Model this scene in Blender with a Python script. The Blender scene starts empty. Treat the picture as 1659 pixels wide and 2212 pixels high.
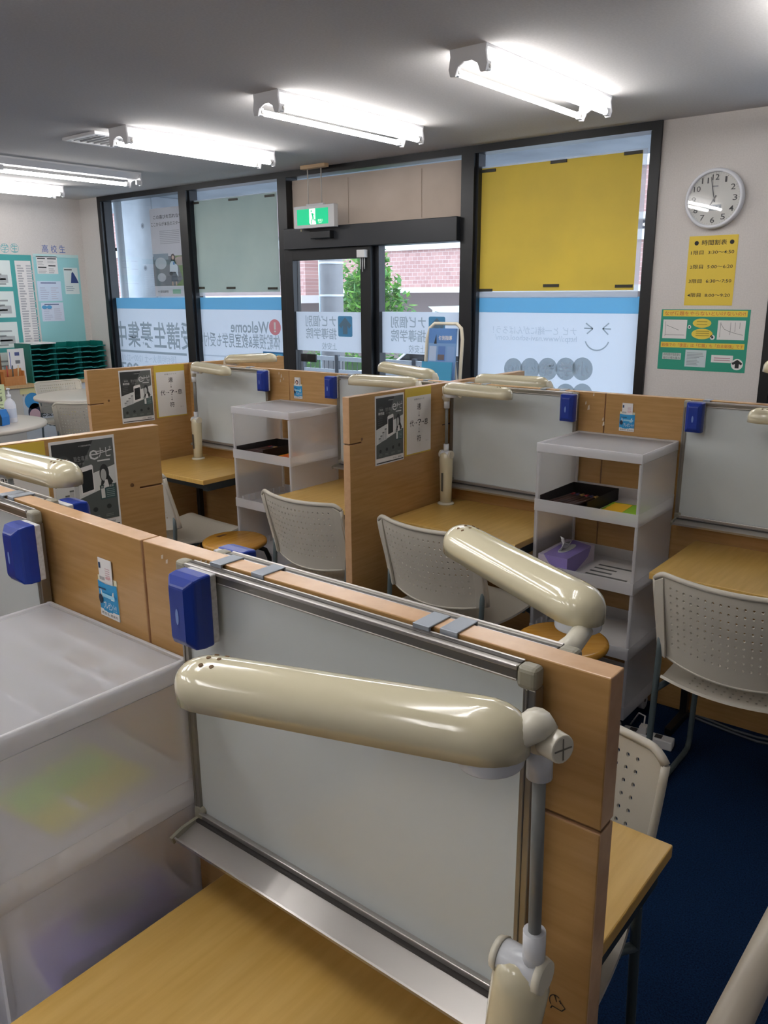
import bpy, math, random
from mathutils import Vector, Matrix

# ---------------------------------------------------------------- camera, world, exposure
SC = bpy.context.scene
COL = SC.collection
W_PX, H_PX = 1659, 2212
F_PX, YAW, PITCH, ROLL, EYE = 1762.0, 0.67872, 0.26183, -0.00689, 1.58


def cam_axes():
    f = Vector((-math.sin(YAW) * math.cos(PITCH), math.cos(YAW) * math.cos(PITCH), -math.sin(PITCH)))
    r = Vector((math.cos(YAW), math.sin(YAW), 0))
    u = r.cross(f)
    c, s = math.cos(ROLL), math.sin(ROLL)
    return c * r + s * u, -s * r + c * u, f


R_, U_, F_ = cam_axes()
cam = bpy.data.cameras.new('camera')
cam.sensor_fit = 'HORIZONTAL'
cam.sensor_width = 36.0
cam.lens = F_PX / W_PX * 36.0
cam.clip_start = 0.02
cam_o = bpy.data.objects.new('camera', cam)
COL.objects.link(cam_o)
cam_o.matrix_world = Matrix(((R_.x, U_.x, -F_.x, 0), (R_.y, U_.y, -F_.y, 0), (R_.z, U_.z, -F_.z, EYE), (0, 0, 0, 1)))
SC.camera = cam_o

SC.view_settings.view_transform = 'Standard'
SC.view_settings.look = 'None'
SC.view_settings.gamma = 1.0
SC.view_settings.use_curve_mapping = False
SC.view_settings.exposure = 0.0

world = bpy.data.worlds.new('overcast_sky')
SC.world = world
world.use_nodes = True
bg = world.node_tree.nodes['Background']
bg.inputs['Color'].default_value = (0.80, 0.88, 1.0, 1)      # even, overcast daylight
bg.inputs['Strength'].default_value = 4.8
TUBE_POWER = 25.5


def P(x, y, ax, val):
    """pixel of the photograph -> point on the plane axis = val (a wall, floor or table top)"""
    d = F_ + R_ * ((x - W_PX / 2) / F_PX) - U_ * ((y - H_PX / 2) / F_PX)
    c = Vector((0, 0, EYE))
    return c + d * ((val - c[ax]) / d[ax])


# ---------------------------------------------------------------- materials
def lin(c):
    return tuple(((v / 255) / 12.92 if v / 255 <= 0.04045 else ((v / 255 + 0.055) / 1.055) ** 2.4) for v in c)


MATS = {}


def new_mat(name):
    m = bpy.data.materials.new(name)
    m.use_nodes = True
    nt = m.node_tree
    return m, nt, nt.nodes, nt.links, nt.nodes['Principled BSDF']


def M(col, rough=0.5, metal=0.0, emit=0.0, name=None, spec=0.5, coat=0.0):
    """plain procedural material, cached by its values"""
    key = (tuple(col), rough, metal, emit, spec, coat)
    if key in MATS:
        return MATS[key]
    m, nt, n, l, b = new_mat(name or 'mat_%d_%d_%d' % tuple(col[:3]))
    c = lin(col)
    b.inputs['Base Color'].default_value = (*c, 1)
    b.inputs['Roughness'].default_value = rough
    b.inputs['Metallic'].default_value = metal
    b.inputs['Specular IOR Level'].default_value = spec
    b.inputs['Coat Weight'].default_value = coat
    b.inputs['Coat Roughness'].default_value = 0.08
    if emit:
        b.inputs['Emission Color'].default_value = (*c, 1)
        b.inputs['Emission Strength'].default_value = emit
    MATS[key] = m
    return m


def wood(name, c1, c2, scale=(2.0, 2.0, 26.0), rough=0.38, bump=0.03, spec=0.5):
    m, nt, n, l, b = new_mat(name)
    tc = n.new('ShaderNodeTexCoord')
    mp = n.new('ShaderNodeMapping')
    mp.inputs['Scale'].default_value = scale
    l.new(tc.outputs['Object'], mp.inputs['Vector'])
    nz = n.new('ShaderNodeTexNoise')
    nz.inputs['Scale'].default_value = 3.0
    nz.inputs['Detail'].default_value = 6.0
    l.new(mp.outputs['Vector'], nz.inputs['Vector'])
    cr = n.new('ShaderNodeValToRGB')
    cr.color_ramp.elements[0].position = 0.3
    cr.color_ramp.elements[0].color = (*lin(c1), 1)
    cr.color_ramp.elements[1].position = 0.72
    cr.color_ramp.elements[1].color = (*lin(c2), 1)
    l.new(nz.outputs['Fac'], cr.inputs['Fac'])
    l.new(cr.outputs['Color'], b.inputs['Base Color'])
    b.inputs['Roughness'].default_value = rough
    b.inputs['Specular IOR Level'].default_value = spec
    bp = n.new('ShaderNodeBump')
    bp.inputs['Strength'].default_value = bump
    l.new(nz.outputs['Fac'], bp.inputs['Height'])
    l.new(bp.outputs['Normal'], b.inputs['Normal'])
    return m


def noisy(name, c1, c2, scale=8.0, rough=0.8, bump=0.05, detail=5.0, spec=0.3):
    m, nt, n, l, b = new_mat(name)
    tc = n.new('ShaderNodeTexCoord')
    nz = n.new('ShaderNodeTexNoise')
    nz.inputs['Scale'].default_value = scale
    nz.inputs['Detail'].default_value = detail
    l.new(tc.outputs['Object'], nz.inputs['Vector'])
    cr = n.new('ShaderNodeValToRGB')
    cr.color_ramp.elements[0].position = 0.3
    cr.color_ramp.elements[0].color = (*lin(c1), 1)
    cr.color_ramp.elements[1].position = 0.7
    cr.color_ramp.elements[1].color = (*lin(c2), 1)
    l.new(nz.outputs['Fac'], cr.inputs['Fac'])
    l.new(cr.outputs['Color'], b.inputs['Base Color'])
    b.inputs['Roughness'].default_value = rough
    b.inputs['Specular IOR Level'].default_value = spec
    if bump:
        bp = n.new('ShaderNodeBump')
        bp.inputs['Strength'].default_value = bump
        l.new(nz.outputs['Fac'], bp.inputs['Height'])
        l.new(bp.outputs['Normal'], b.inputs['Normal'])
    return m


def carpet(name):
    m, nt, n, l, b = new_mat(name)
    tc = n.new('ShaderNodeTexCoord')
    a = n.new('ShaderNodeTexNoise')
    a.inputs['Scale'].default_value = 1.3
    a.inputs['Detail'].default_value = 3
    f = n.new('ShaderNodeTexNoise')
    f.inputs['Scale'].default_value = 240
    f.inputs['Detail'].default_value = 2
    l.new(tc.outputs['Object'], a.inputs['Vector'])
    l.new(tc.outputs['Object'], f.inputs['Vector'])
    mx = n.new('ShaderNodeMix')
    mx.data_type = 'FLOAT'
    mx.inputs[0].default_value = 0.72
    l.new(a.outputs['Fac'], mx.inputs[2])
    l.new(f.outputs['Fac'], mx.inputs[3])
    cr = n.new('ShaderNodeValToRGB')
    cr.color_ramp.elements[0].position = 0.32
    cr.color_ramp.elements[0].color = (*lin((6, 20, 44)), 1)
    cr.color_ramp.elements[1].position = 0.68
    cr.color_ramp.elements[1].color = (*lin((24, 52, 88)), 1)
    l.new(mx.outputs[0], cr.inputs['Fac'])
    l.new(cr.outputs['Color'], b.inputs['Base Color'])
    b.inputs['Roughness'].default_value = 0.95
    b.inputs['Specular IOR Level'].default_value = 0.1
    bp = n.new('ShaderNodeBump')
    bp.inputs['Strength'].default_value = 0.4
    bp.inputs['Distance'].default_value = 0.004
    l.new(f.outputs['Fac'], bp.inputs['Height'])
    l.new(bp.outputs['Normal'], b.inputs['Normal'])
    return m


def sheer(name, col, trans=0.5, clear=0.0, rough=0.6, noise=None):
    """thin sheet that lets light through: paper, film, frosted plastic"""
    m, nt, n, l, b = new_mat(name)
    out = n['Material Output']
    c = (*lin(col), 1)
    b.inputs['Base Color'].default_value = c
    b.inputs['Roughness'].default_value = rough
    tr = n.new('ShaderNodeBsdfTranslucent')
    tr.inputs['Color'].default_value = c
    if noise:
        tc = n.new('ShaderNodeTexCoord')
        nz = n.new('ShaderNodeTexNoise')
        nz.inputs['Scale'].default_value = noise[0]
        nz.inputs['Detail'].default_value = 4
        l.new(tc.outputs['Object'], nz.inputs['Vector'])
        cr = n.new('ShaderNodeValToRGB')
        cr.color_ramp.elements[0].position = 0.3
        cr.color_ramp.elements[0].color = (*lin(noise[1]), 1)
        cr.color_ramp.elements[1].position = 0.7
        cr.color_ramp.elements[1].color = c
        l.new(nz.outputs['Fac'], cr.inputs['Fac'])
        l.new(cr.outputs['Color'], b.inputs['Base Color'])
        l.new(cr.outputs['Color'], tr.inputs['Color'])
    mx = n.new('ShaderNodeMixShader')
    mx.inputs[0].default_value = trans
    l.new(b.outputs[0], mx.inputs[1])
    l.new(tr.outputs[0], mx.inputs[2])
    last = mx
    if clear:
        tp = n.new('ShaderNodeBsdfTransparent')
        m2 = n.new('ShaderNodeMixShader')
        m2.inputs[0].default_value = clear
        l.new(mx.outputs[0], m2.inputs[1])
        l.new(tp.outputs[0], m2.inputs[2])
        last = m2
    l.new(last.outputs[0], out.inputs['Surface'])
    return m


def frosted(name, col, blur=0.45, body=0.45, rough=0.32):
    """translucent plastic: blurred see-through plus a milky body"""
    m, nt, n, l, b = new_mat(name)
    out = n['Material Output']
    c = (*lin(col), 1)
    b.inputs['Base Color'].default_value = c
    b.inputs['Roughness'].default_value = 0.35
    tr = n.new('ShaderNodeBsdfTranslucent')
    tr.inputs['Color'].default_value = c
    m1 = n.new('ShaderNodeMixShader')
    m1.inputs[0].default_value = 0.45
    l.new(b.outputs[0], m1.inputs[1])
    l.new(tr.outputs[0], m1.inputs[2])
    rf = n.new('ShaderNodeBsdfRefraction')
    rf.inputs['Roughness'].default_value = rough
    rf.inputs['IOR'].default_value = 1.12
    rf.inputs['Color'].default_value = (0.93, 0.94, 0.96, 1)
    tp = n.new('ShaderNodeBsdfTransparent')
    m3 = n.new('ShaderNodeMixShader')
    m3.inputs[0].default_value = 0.25
    l.new(rf.outputs[0], m3.inputs[1])
    l.new(tp.outputs[0], m3.inputs[2])
    m2 = n.new('ShaderNodeMixShader')
    m2.inputs[0].default_value = 1 - body
    l.new(m1.outputs[0], m2.inputs[1])
    l.new(m3.outputs[0], m2.inputs[2])
    l.new(m2.outputs[0], out.inputs['Surface'])
    return m


def pane_glass(name, tint=(0.93, 0.97, 1.0), refl=0.06):
    m, nt, n, l, b = new_mat(name)
    out = n['Material Output']
    tp = n.new('ShaderNodeBsdfTransparent')
    tp.inputs['Color'].default_value = (*tint, 1)
    gl = n.new('ShaderNodeBsdfGlossy')
    gl.inputs['Roughness'].default_value = 0.02
    mx = n.new('ShaderNodeMixShader')
    mx.inputs[0].default_value = refl
    l.new(tp.outputs[0], mx.inputs[1])
    l.new(gl.outputs[0], mx.inputs[2])
    l.new(mx.outputs[0], out.inputs['Surface'])
    return m


def brick_mat(name, c1, c2, mortar, scale, sx=1.0):
    m, nt, n, l, b = new_mat(name)
    tc = n.new('ShaderNodeTexCoord')
    mp = n.new('ShaderNodeMapping')
    mp.inputs['Rotation'].default_value = (math.pi / 2, 0, 0)
    l.new(tc.outputs['Object'], mp.inputs['Vector'])
    br = n.new('ShaderNodeTexBrick')
    br.inputs['Scale'].default_value = scale
    br.inputs['Color1'].default_value = (*lin(c1), 1)
    br.inputs['Color2'].default_value = (*lin(c2), 1)
    br.inputs['Mortar'].default_value = (*lin(mortar), 1)
    br.inputs['Mortar Size'].default_value = 0.012
    br.inputs['Brick Width'].default_value = 0.5
    br.inputs['Row Height'].default_value = 0.28
    l.new(mp.outputs['Vector'], br.inputs['Vector'])
    l.new(br.outputs['Color'], b.inputs['Base Color'])
    b.inputs['Roughness'].default_value = 0.8
    return m


PANEL = wood('beech_laminate_panel', (172, 132, 80), (187, 146, 93), (2.5, 2.5, 30.0), 0.27)
PANEL_E = wood('beech_edge_sheen', (196, 156, 116), (208, 168, 128), (14, 14, 14), 0.25)  # paler than the faces: ceiling-light sheen on board tops put into the colour
DESK = wood('maple_desk_top', (200, 160, 82), (214, 176, 100), (26, 2.2, 4), 0.30)
STOOLW = wood('varnished_stool_wood', (186, 132, 48), (204, 152, 64), (18, 3, 3), 0.25)
CARPET = carpet('navy_carpet')
CEIL = noisy('ceiling_paint', (204, 201, 199), (212, 209, 207), 90, 0.95, 0.12, 2)
WALL = noisy('wall_paper', (208, 203, 199), (216, 211, 207), 120, 0.9, 0.06, 2)
CONC = noisy('concrete', (150, 156, 162), (176, 182, 188), 2.4, 0.85, 0.1)
BLACK = M((12, 15, 19), 0.38, name='dark_window_frame')
BLACK2 = M((26, 30, 36), 0.38, name='dark_grey_frame')
CREAM = M((214, 206, 176), 0.12, name='cream_lamp_plastic', coat=0.5)
CREAM2 = M((222, 217, 200), 0.22, name='ivory_joint_plastic')
LWHITE = M((216, 219, 224), 0.25, name='white_joint_plastic')
POLE = M((128, 130, 128), 0.4, 0.1, name='grey_pole')
ALU = M((150, 146, 138), 0.34, 0.85, name='anodised_aluminium')
ALU2 = M((192, 188, 184), 0.32, 0.8, name='bright_aluminium')
STEEL = M((158, 166, 176), 0.42, 0.5, name='steel_hook')
CAPG = M((150, 146, 130), 0.4, name='greige_corner_cap')
WBOARD = M((205, 212, 213), 0.2, name='whiteboard_face')
BLUE = M((20, 52, 148), 0.32, name='blue_eraser_plastic')
FELT = noisy('grey_felt', (190, 190, 190), (216, 216, 218), 160, 0.95, 0.3)
CHAIRP = M((198, 192, 178), 0.38, name='beige_chair_plastic')
LEGG = M((92, 104, 106), 0.4, 0.3, name='grey_green_leg')
BLK = M((20, 21, 23), 0.4, name='black_steel')
FROST = frosted('frosted_plastic', (250, 249, 250), body=0.36, rough=0.28)
FROSTL = frosted('milky_plastic', (252, 252, 254), body=0.62)
PAPER = M((232, 230, 228), 0.7, name='white_paper')
WHITE = M((236, 236, 236), 0.45, name='white_enamel')
FIXW = M((228, 228, 230), 0.4, name='fixture_enamel')
INK = M((40, 40, 42), 0.7, name='black_ink')
GLASS = pane_glass('window_glass')
FILM = sheer('white_window_film', (236, 241, 246), 0.72)
FILMB = sheer('blue_window_film', (158, 212, 236), 0.66)
FILMG = sheer('grey_film_print', (186, 196, 200), 0.66)
FILMG2 = sheer('pale_film_print', (214, 222, 228), 0.68)
TEALP = M((58, 158, 146), 0.6, name='teal_card')
AQUA = M((152, 208, 212), 0.6, name='aqua_card')
YEL = M((226, 200, 84), 0.6, name='yellow_card')
GREENT = frosted('green_tray_plastic', (24, 158, 148), body=0.7)
LIDM = frosted('clear_lid_plastic', (252, 252, 255), body=0.46, rough=0.1)
RIBM = frosted('white_rib_plastic', (255, 255, 255), body=0.92)


# ---------------------------------------------------------------- geometry helpers
class G:
    """collects faces, builds one mesh object"""

    def __init__(s):
        s.v, s.f, s.m, s.s = [], [], [], []

    def add(s, vs, fs, mat=0, smooth=False):
        o = len(s.v)
        s.v += [tuple(v) for v in vs]
        for f in fs:
            s.f.append(tuple(i + o for i in f))
            s.m.append(mat)
            s.s.append(smooth)
        return s

    def box(s, x0, x1, y0, y1, z0, z1, mat=0):
        vs = [(x0, y0, z0), (x1, y0, z0), (x1, y1, z0), (x0, y1, z0), (x0, y0, z1), (x1, y0, z1), (x1, y1, z1), (x0, y1, z1)]
        return s.add(vs, [(3, 2, 1, 0), (4, 5, 6, 7), (0, 1, 5, 4), (1, 2, 6, 5), (2, 3, 7, 6), (3, 0, 4, 7)], mat)

    def quad(s, a, b, c, d, mat=0):
        return s.add([a, b, c, d], [(0, 1, 2, 3)], mat)

    def cyl(s, p0, p1, r0, r1=None, n=16, mat=0, caps=True, smooth=True):
        r1 = r0 if r1 is None else r1
        return s.tube([p0, p1], [r0, r1], n, mat, caps, smooth)

    def tube(s, path, r, n=10, mat=0, caps=True, smooth=True, flat=1.0):
        path = [Vector(p) for p in path]
        rs = r if isinstance(r, (list, tuple)) else [r] * len(path)
        vs, fs = [], []
        prev = None
        for i, p in enumerate(path):
            if i == 0:
                t = path[1] - p
            elif i == len(path) - 1:
                t = p - path[i - 1]
            else:
                t = (path[i + 1] - p).normalized() + (p - path[i - 1]).normalized()
            t.normalize()
            if prev is None:
                a = Vector((0, 0, 1)) if abs(t.z) < 0.9 else Vector((1, 0, 0))
                prev = t.cross(a).normalized()
            a = (prev - t * prev.dot(t)).normalized()
            b = t.cross(a)
            prev = a
            for k in range(n):
                th = 2 * math.pi * k / n
                vs.append(p + a * (rs[i] * math.cos(th)) + b * (rs[i] * flat * math.sin(th)))
        for i in range(len(path) - 1):
            for k in range(n):
                k2 = (k + 1) % n
                fs.append((i * n + k, i * n + k2, (i + 1) * n + k2, (i + 1) * n + k))
        s.add(vs, fs, mat, smooth)
        if caps:
            o = len(s.v) - len(vs)
            for ring, rev in ((0, True), (len(path) - 1, False)):
                idx = [o + ring * n + k for k in range(n)]
                s.f.append(tuple(reversed(idx)) if rev else tuple(idx))
                s.m.append(mat)
                s.s.append(False)
        return s

    def lathe(s, prof, n=24, c=(0, 0, 0), mat=0, smooth=True):
        vs, fs = [], []
        for r, z in prof:
            for k in range(n):
                th = 2 * math.pi * k / n
                vs.append((c[0] + r * math.cos(th), c[1] + r * math.sin(th), c[2] + z))
        for i in range(len(prof) - 1):
            for k in range(n):
                k2 = (k + 1) % n
                fs.append((i * n + k, i * n + k2, (i + 1) * n + k2, (i + 1) * n + k))
        s.add(vs, fs, mat, smooth)
        o = len(s.v) - len(vs)
        for ring, rev in ((0, True), (len(prof) - 1, False)):
            if prof[ring][0] > 1e-6:
                idx = [o + ring * n + k for k in range(n)]
                s.f.append(tuple(reversed(idx)) if rev else tuple(idx))
                s.m.append(mat)
                s.s.append(False)
        return s

    def prism(s, pts, a0, a1, axis='y', mat=0):
        """outline of 2-D points pushed along an axis: y -> points are (x, z); x -> (y, z); z -> (x, y)"""
        def p3(p, a):
            return (p[0], a, p[1]) if axis == 'y' else (a, p[0], p[1]) if axis == 'x' else (p[0], p[1], a)
        n = len(pts)
        vs = [p3(p, a0) for p in pts] + [p3(p, a1) for p in pts]
        fs = [tuple(range(n)), tuple(range(2 * n - 1, n - 1, -1))]
        fs += [(i, n + i, n + (i + 1) % n, (i + 1) % n) for i in range(n)]
        return s.add(vs, fs, mat)

    def disc(s, c, r, axis='y', n=20, mat=0, ry=None):
        ry = ry or r
        pts = []
        for k in range(n):
            a, b = r * math.cos(2 * math.pi * k / n), ry * math.sin(2 * math.pi * k / n)
            pts.append((c[0] + a, c[1], c[2] + b) if axis == 'y' else (c[0], c[1] + a, c[2] + b) if axis == 'x' else (c[0] + a, c[1] + b, c[2]))
        return s.add(pts, [tuple(range(n))], mat)

    def build(s, name, mats, parent=None, loc=None, rz=None, bevel=0.0, seg=2, fix=True, solid=0.0):
        me = bpy.data.meshes.new(name)
        me.from_pydata(s.v, [], s.f)
        mats = mats if isinstance(mats, (list, tuple)) else [mats]
        for m in mats:
            me.materials.append(m)
        me.polygons.foreach_set('material_index', s.m)
        me.polygons.foreach_set('use_smooth', s.s)
        me.update()
        if fix:
            import bmesh
            bm = bmesh.new()
            bm.from_mesh(me)
            bmesh.ops.remove_doubles(bm, verts=bm.verts, dist=1e-6)
            bmesh.ops.recalc_face_normals(bm, faces=bm.faces)
            bm.to_mesh(me)
            bm.free()
        return link(name, me, parent, loc, rz, bevel, seg, solid)


def link(name, me, parent=None, loc=None, rz=None, bevel=0.0, seg=2, solid=0.0):
    o = bpy.data.objects.new(name, me)
    COL.objects.link(o)
    if parent:
        o.parent = parent
    if loc is not None:
        o.location = loc
    if rz is not None:
        o.rotation_euler = (0, 0, rz)
    if solid:
        md = o.modifiers.new('solid', 'SOLIDIFY')
        md.thickness = solid
        md.offset = 0
    if bevel:
        md = o.modifiers.new('bevel', 'BEVEL')
        md.width = bevel
        md.segments = seg
        md.limit_method = 'ANGLE'
        md.angle_limit = math.radians(40)
    return o


def tag(o, label, cat, group=None, kind=None):
    o['label'] = label
    if cat:
        o['category'] = cat
    if group:
        o['group'] = group
    if kind:
        o['kind'] = kind
    return o


def thing(name, label, cat, loc=(0, 0, 0), rz=0.0, group=None):
    o = bpy.data.objects.new(name, None)
    o.empty_display_size = 0.05
    COL.objects.link(o)
    o.location = loc
    o.rotation_euler = (0, 0, rz)
    return tag(o, label, cat, group)


def dup(root, loc, rz, label=None, group=None):
    r = root.copy()
    COL.objects.link(r)
    r.location = loc
    r.rotation_euler = (0, 0, rz)
    if label:
        r['label'] = label
    if group:
        r['group'] = group
    for ch in list(root.children):
        c = ch.copy()
        COL.objects.link(c)
        c.parent = r
        for g in list(ch.children):
            d = g.copy()
            COL.objects.link(d)
            d.parent = c
    return r


def struct(o, label=None):
    o['kind'] = 'structure'
    if label:
        o['label'] = label
    return o


TEXT_CACHE = {}


def glyphs(body, bold=0.0):
    """letters as flat faces, one unit high, left-aligned on the base line"""
    k = (body, bold)
    if k not in TEXT_CACHE:
        cu = bpy.data.curves.new('letters', 'FONT')
        cu.body = body
        cu.size = 1.0
        cu.resolution_u = 2
        cu.offset = bold
        ob = bpy.data.objects.new('letters', cu)
        me = bpy.data.meshes.new_from_object(ob)
        vs = [tuple(v.co[:2]) for v in me.vertices]
        fs = [tuple(p.vertices) for p in me.polygons]
        bpy.data.meshes.remove(me)
        bpy.data.objects.remove(ob)
        bpy.data.curves.remove(cu)
        TEXT_CACHE[k] = (vs, fs)
    return TEXT_CACHE[k]


class Print:
    """flat print on a sheet: x to the right, z up, seen from -y; every layer lies a hair before the last"""

    def __init__(s, y=-0.0021):
        s.g, s.mats, s.y = G(), [], y

    def mi(s, m):
        if m not in s.mats:
            s.mats.append(m)
        return s.mats.index(m)

    def nxt(s):
        s.y -= 0.00025

    def rect(s, x0, z0, x1, z1, m):
        s.g.quad((x0, s.y, z0), (x1, s.y, z0), (x1, s.y, z1), (x0, s.y, z1), s.mi(m))

    def poly(s, pts, m):
        s.g.add([(p[0], s.y, p[1]) for p in pts], [tuple(range(len(pts)))], s.mi(m))

    def ell(s, x, z, rx, rz, m, n=24):
        s.g.disc((x, s.y, z), rx, 'y', n, s.mi(m), rz)

    def ring(s, x, z, r, w, m, a0=0, a1=360, n=24):
        k = s.mi(m)
        for i in range(n):
            t0, t1 = math.radians(a0 + (a1 - a0) * i / n), math.radians(a0 + (a1 - a0) * (i + 1) / n)
            q = [(x + rr * math.cos(t), s.y, z + rr * math.sin(t)) for rr, t in ((r - w / 2, t0), (r + w / 2, t0), (r + w / 2, t1), (r - w / 2, t1))]
            s.g.quad(*q, k)

    def line(s, x0, z0, x1, z1, w, m):
        d = Vector((x1 - x0, z1 - z0))
        d.normalize()
        n = Vector((-d.y, d.x)) * (w / 2)
        s.poly([(x0 - n.x, z0 - n.y), (x1 - n.x, z1 - n.y), (x1 + n.x, z1 + n.y), (x0 + n.x, z0 + n.y)], m)

    def text(s, body, x0, z0, x1, z1, m, bold=0.0, mirror=False):
        """letters stretched to fill the box"""
        vs, fs = glyphs(body, bold)
        if not vs:
            return
        ax, bx = min(v[0] for v in vs), max(v[0] for v in vs)
        az, bz = min(v[1] for v in vs), max(v[1] for v in vs)
        out = []
        for v in vs:
            u = (v[0] - ax) / max(bx - ax, 1e-6)
            w = (v[1] - az) / max(bz - az, 1e-6)
            if mirror:
                u = 1 - u
            out.append((x0 + u * (x1 - x0), s.y, z0 + w * (z1 - z0)))
        s.g.add(out, fs, s.mi(m))

    def lines(s, x0, z0, x1, z1, n, m, rnd=None, fill=0.45):
        """rows of small print"""
        h = (z1 - z0) / n
        for i in range(n):
            e = x1 if rnd is None else x0 + (x1 - x0) * rnd.uniform(0.55, 1.0)
            s.rect(x0, z0 + h * i, e, z0 + h * (i + fill), m)

    def build(s, parent, name='print'):
        return s.g.build(name, s.mats, parent, fix=False)


def sheet(name, label, cat, w, h, mat, loc, rz=0.0, group=None, th=0.0016, parent=None):
    """thin sheet, lower left corner at loc, facing local -y"""
    o = G().box(0, w, -th, 0, 0, h).build(name, mat, parent, loc, rz)
    if parent is None:
        tag(o, label, cat, group)
    return o

# ---------------------------------------------------------------- the room
XL, XR, YW, YB, ZC = -8.52, 2.6, 5.30, -2.6, 2.588
struct(G().box(XL - .12, XR + .12, YB - .12, YW + .14, -.12, 0).build('floor', CARPET), 'navy blue carpet floor')
struct(G().box(XL - .12, XR + .12, YB - .12, YW + .14, ZC, ZC + .12).build('ceiling', CEIL), 'grey white painted ceiling')
struct(G().box(XL - .12, XL, YB, YW + .14, 0, ZC).build('wall_left', WALL))
struct(G().box(XR, XR + .12, YB, YW + .14, 0, ZC).build('wall_right', WALL))
struct(G().box(XL, XR, YB - .12, YB, 0, ZC).build('wall_back', WALL))
WX = [-8.15, -6.72, -5.36, -3.47, -2.06]
XW5 = -1.346
struct(G().box(XL, WX[0], YW, YW + .14, 0, ZC).build('wall_front', WALL))
struct(G().box(WX[4], XW5, YW, YW + .14, 0, ZC).build('wall_front_pier', WALL))
struct(G().box(0.4, XR, YW, YW + .14, 0, ZC).build('wall_front_end', WALL))
G_Y = YW + .06          # glass


def frame_box(g, x0, x1, z0, z1, w, y0, y1, top=None):
    top = w if top is None else top
    g.box(x0, x0 + w, y0, y1, z0, z1).box(x1 - w, x1, y0, y1, z0, z1)
    g.box(x0 + w, x1 - w, y0, y1, z0, z0 + w).box(x0 + w, x1 - w, y0, y1, z1 - top, z1)


def window(n, x0, x1):
    g = G()
    frame_box(g, x0, x1, 0, ZC, .058, YW - .02, YW + .12, .05)
    o = struct(g.build('window_%d' % n, BLACK), 'dark aluminium shop window frame')
    G().box(x0 + .05, x1 - .05, G_Y, G_Y + .008, .05, ZC - .045).build('pane', GLASS, o)
    st = G()
    st.box(x0 + .058, x0 + .078, YW + .01, YW + .10, .058, ZC - .05).box(x1 - .078, x1 - .058, YW + .01, YW + .10, .058, ZC - .05)
    st.build('inner_stop', BLACK2, o)
    return o


window(1, WX[0], WX[1])
window(2, WX[1], WX[2])
window(3, WX[3], WX[4])
window(4, XW5, 0.4)
# door bay: header beam, sliding leaf, fixed pane
zb0, zb1 = P(998, 521, 1, YW).z, P(1000, 468, 1, YW).z
d0, d1 = WX[2], WX[3]
g = G()
frame_box(g, d0, d1, 0, ZC, .05, YW - .02, YW + .12, .05)
door = struct(g.build('door_1', BLACK), 'dark framed sliding glass door')
G().box(d0 + .05, d1 - .05, YW - .07, YW + .10, zb0, zb1).build('header_beam', BLACK2, door, bevel=.004)
lx0, lx1, lx2, lx3 = (P(x, 620, 1, YW).x for x in (622, 639, 784, 806))
lz = P(700, 561, 1, YW).z
lf = G()
lf.box(lx0, lx1, YW - .03, YW + .03, .02, zb0).box(lx2, lx3, YW - .03, YW + .03, .02, zb0)
lf.box(lx1, lx2, YW - .03, YW + .03, lz, zb0).box(lx1, lx2, YW - .03, YW + .03, .02, .14)
lf.build('leaf_frame', BLACK, door, bevel=.003)
G().box(lx1 - .01, lx2 + .01, YW - .004, YW + .004, .13, lz + .01).build('pane', GLASS, door)
mx = G().box(lx3 + .005, lx3 + .045, YW + .02, YW + .10, .0, zb0)
mx.build('meeting_stile', BLACK2, door)
G().box(lx3 + .04, d1 - .04, G_Y, G_Y + .008, .04, zb0 + .01).build('pane', GLASS, door)
G().box(d0 + .04, d1 - .04, G_Y, G_Y + .008, zb1 - .01, ZC - .04).build('pane', GLASS, door)
g = G()
a, b = P(672, 500, 1, YW - .1), P(716, 514, 1, YW - .1)
g.box(a.x, b.x, YW - .12, YW - .065, b.z, a.z)
g.build('motion_sensor', BLACK, door, bevel=.006)
a, b = P(775, 540, 1, YW - .04), P(792, 556, 1, YW - .04)
sg = G().box(a.x, b.x, YW - .07, YW - .028, b.z, a.z)
sg.build('contact_sensor', WHITE, door, bevel=.003)
g = G()
for k in range(3):
    x = a.x + (b.x - a.x) * (.25 + .25 * k)
    g.cyl((x, YW - .045, b.z + .005), (x, YW - .045, b.z - .11 + .02 * abs(1 - k)), .004, n=6)
g.build('cord', WHITE, door)
hp = P(655, 772, 1, YW - .04)
G().box(hp.x - .02, hp.x + .16, YW - .05, YW - .03, hp.z - .035, hp.z + .035).build('door_plate', BLK, door, bevel=.004)


# ---------------------------------------------------------------- outdoors
GRD = -.12
struct(tag(G().box(-34, 16, YW + .14, 34, GRD - .1, GRD).build('pavement', noisy('asphalt', (150, 152, 155), (172, 173, 176), 6, .9)), 'grey street pavement outside', None), None)
tag(G().box(-10.5, 2.0, YW + .14, 6.9, 2.66, 2.86).build('eaves_soffit', CONC), 'pale concrete eaves over the shop front', 'soffit')
bpy.data.objects['eaves_soffit']['kind'] = 'structure'
ca, cb = P(263, 500, 1, 6.0), P(331, 500, 1, 6.0)
colm = thing('concrete_column', 'smooth grey concrete column with round form-tie holes outside window', 'column', (ca.x, 6.0, GRD))
G().box(0, cb.x - ca.x, 0, .7, 0, 2.78).build('shaft', CONC, colm, bevel=.01)
g = G()
for px, py in ((308, 488), (314, 579)):
    q = P(px, py, 1, 5.999)
    g.disc((q.x - ca.x, -.002, q.z - GRD), .03, 'y', 16)
    g.disc((q.x - ca.x, -.003, q.z - GRD), .014, 'y', 12, 1)
g.build('form_tie_hole', [M((120, 126, 132), .8), M((82, 88, 94), .8)], colm)
pa = P(246, 500, 1, 5.75)
pb = P(258, 500, 1, 5.75)
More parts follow.
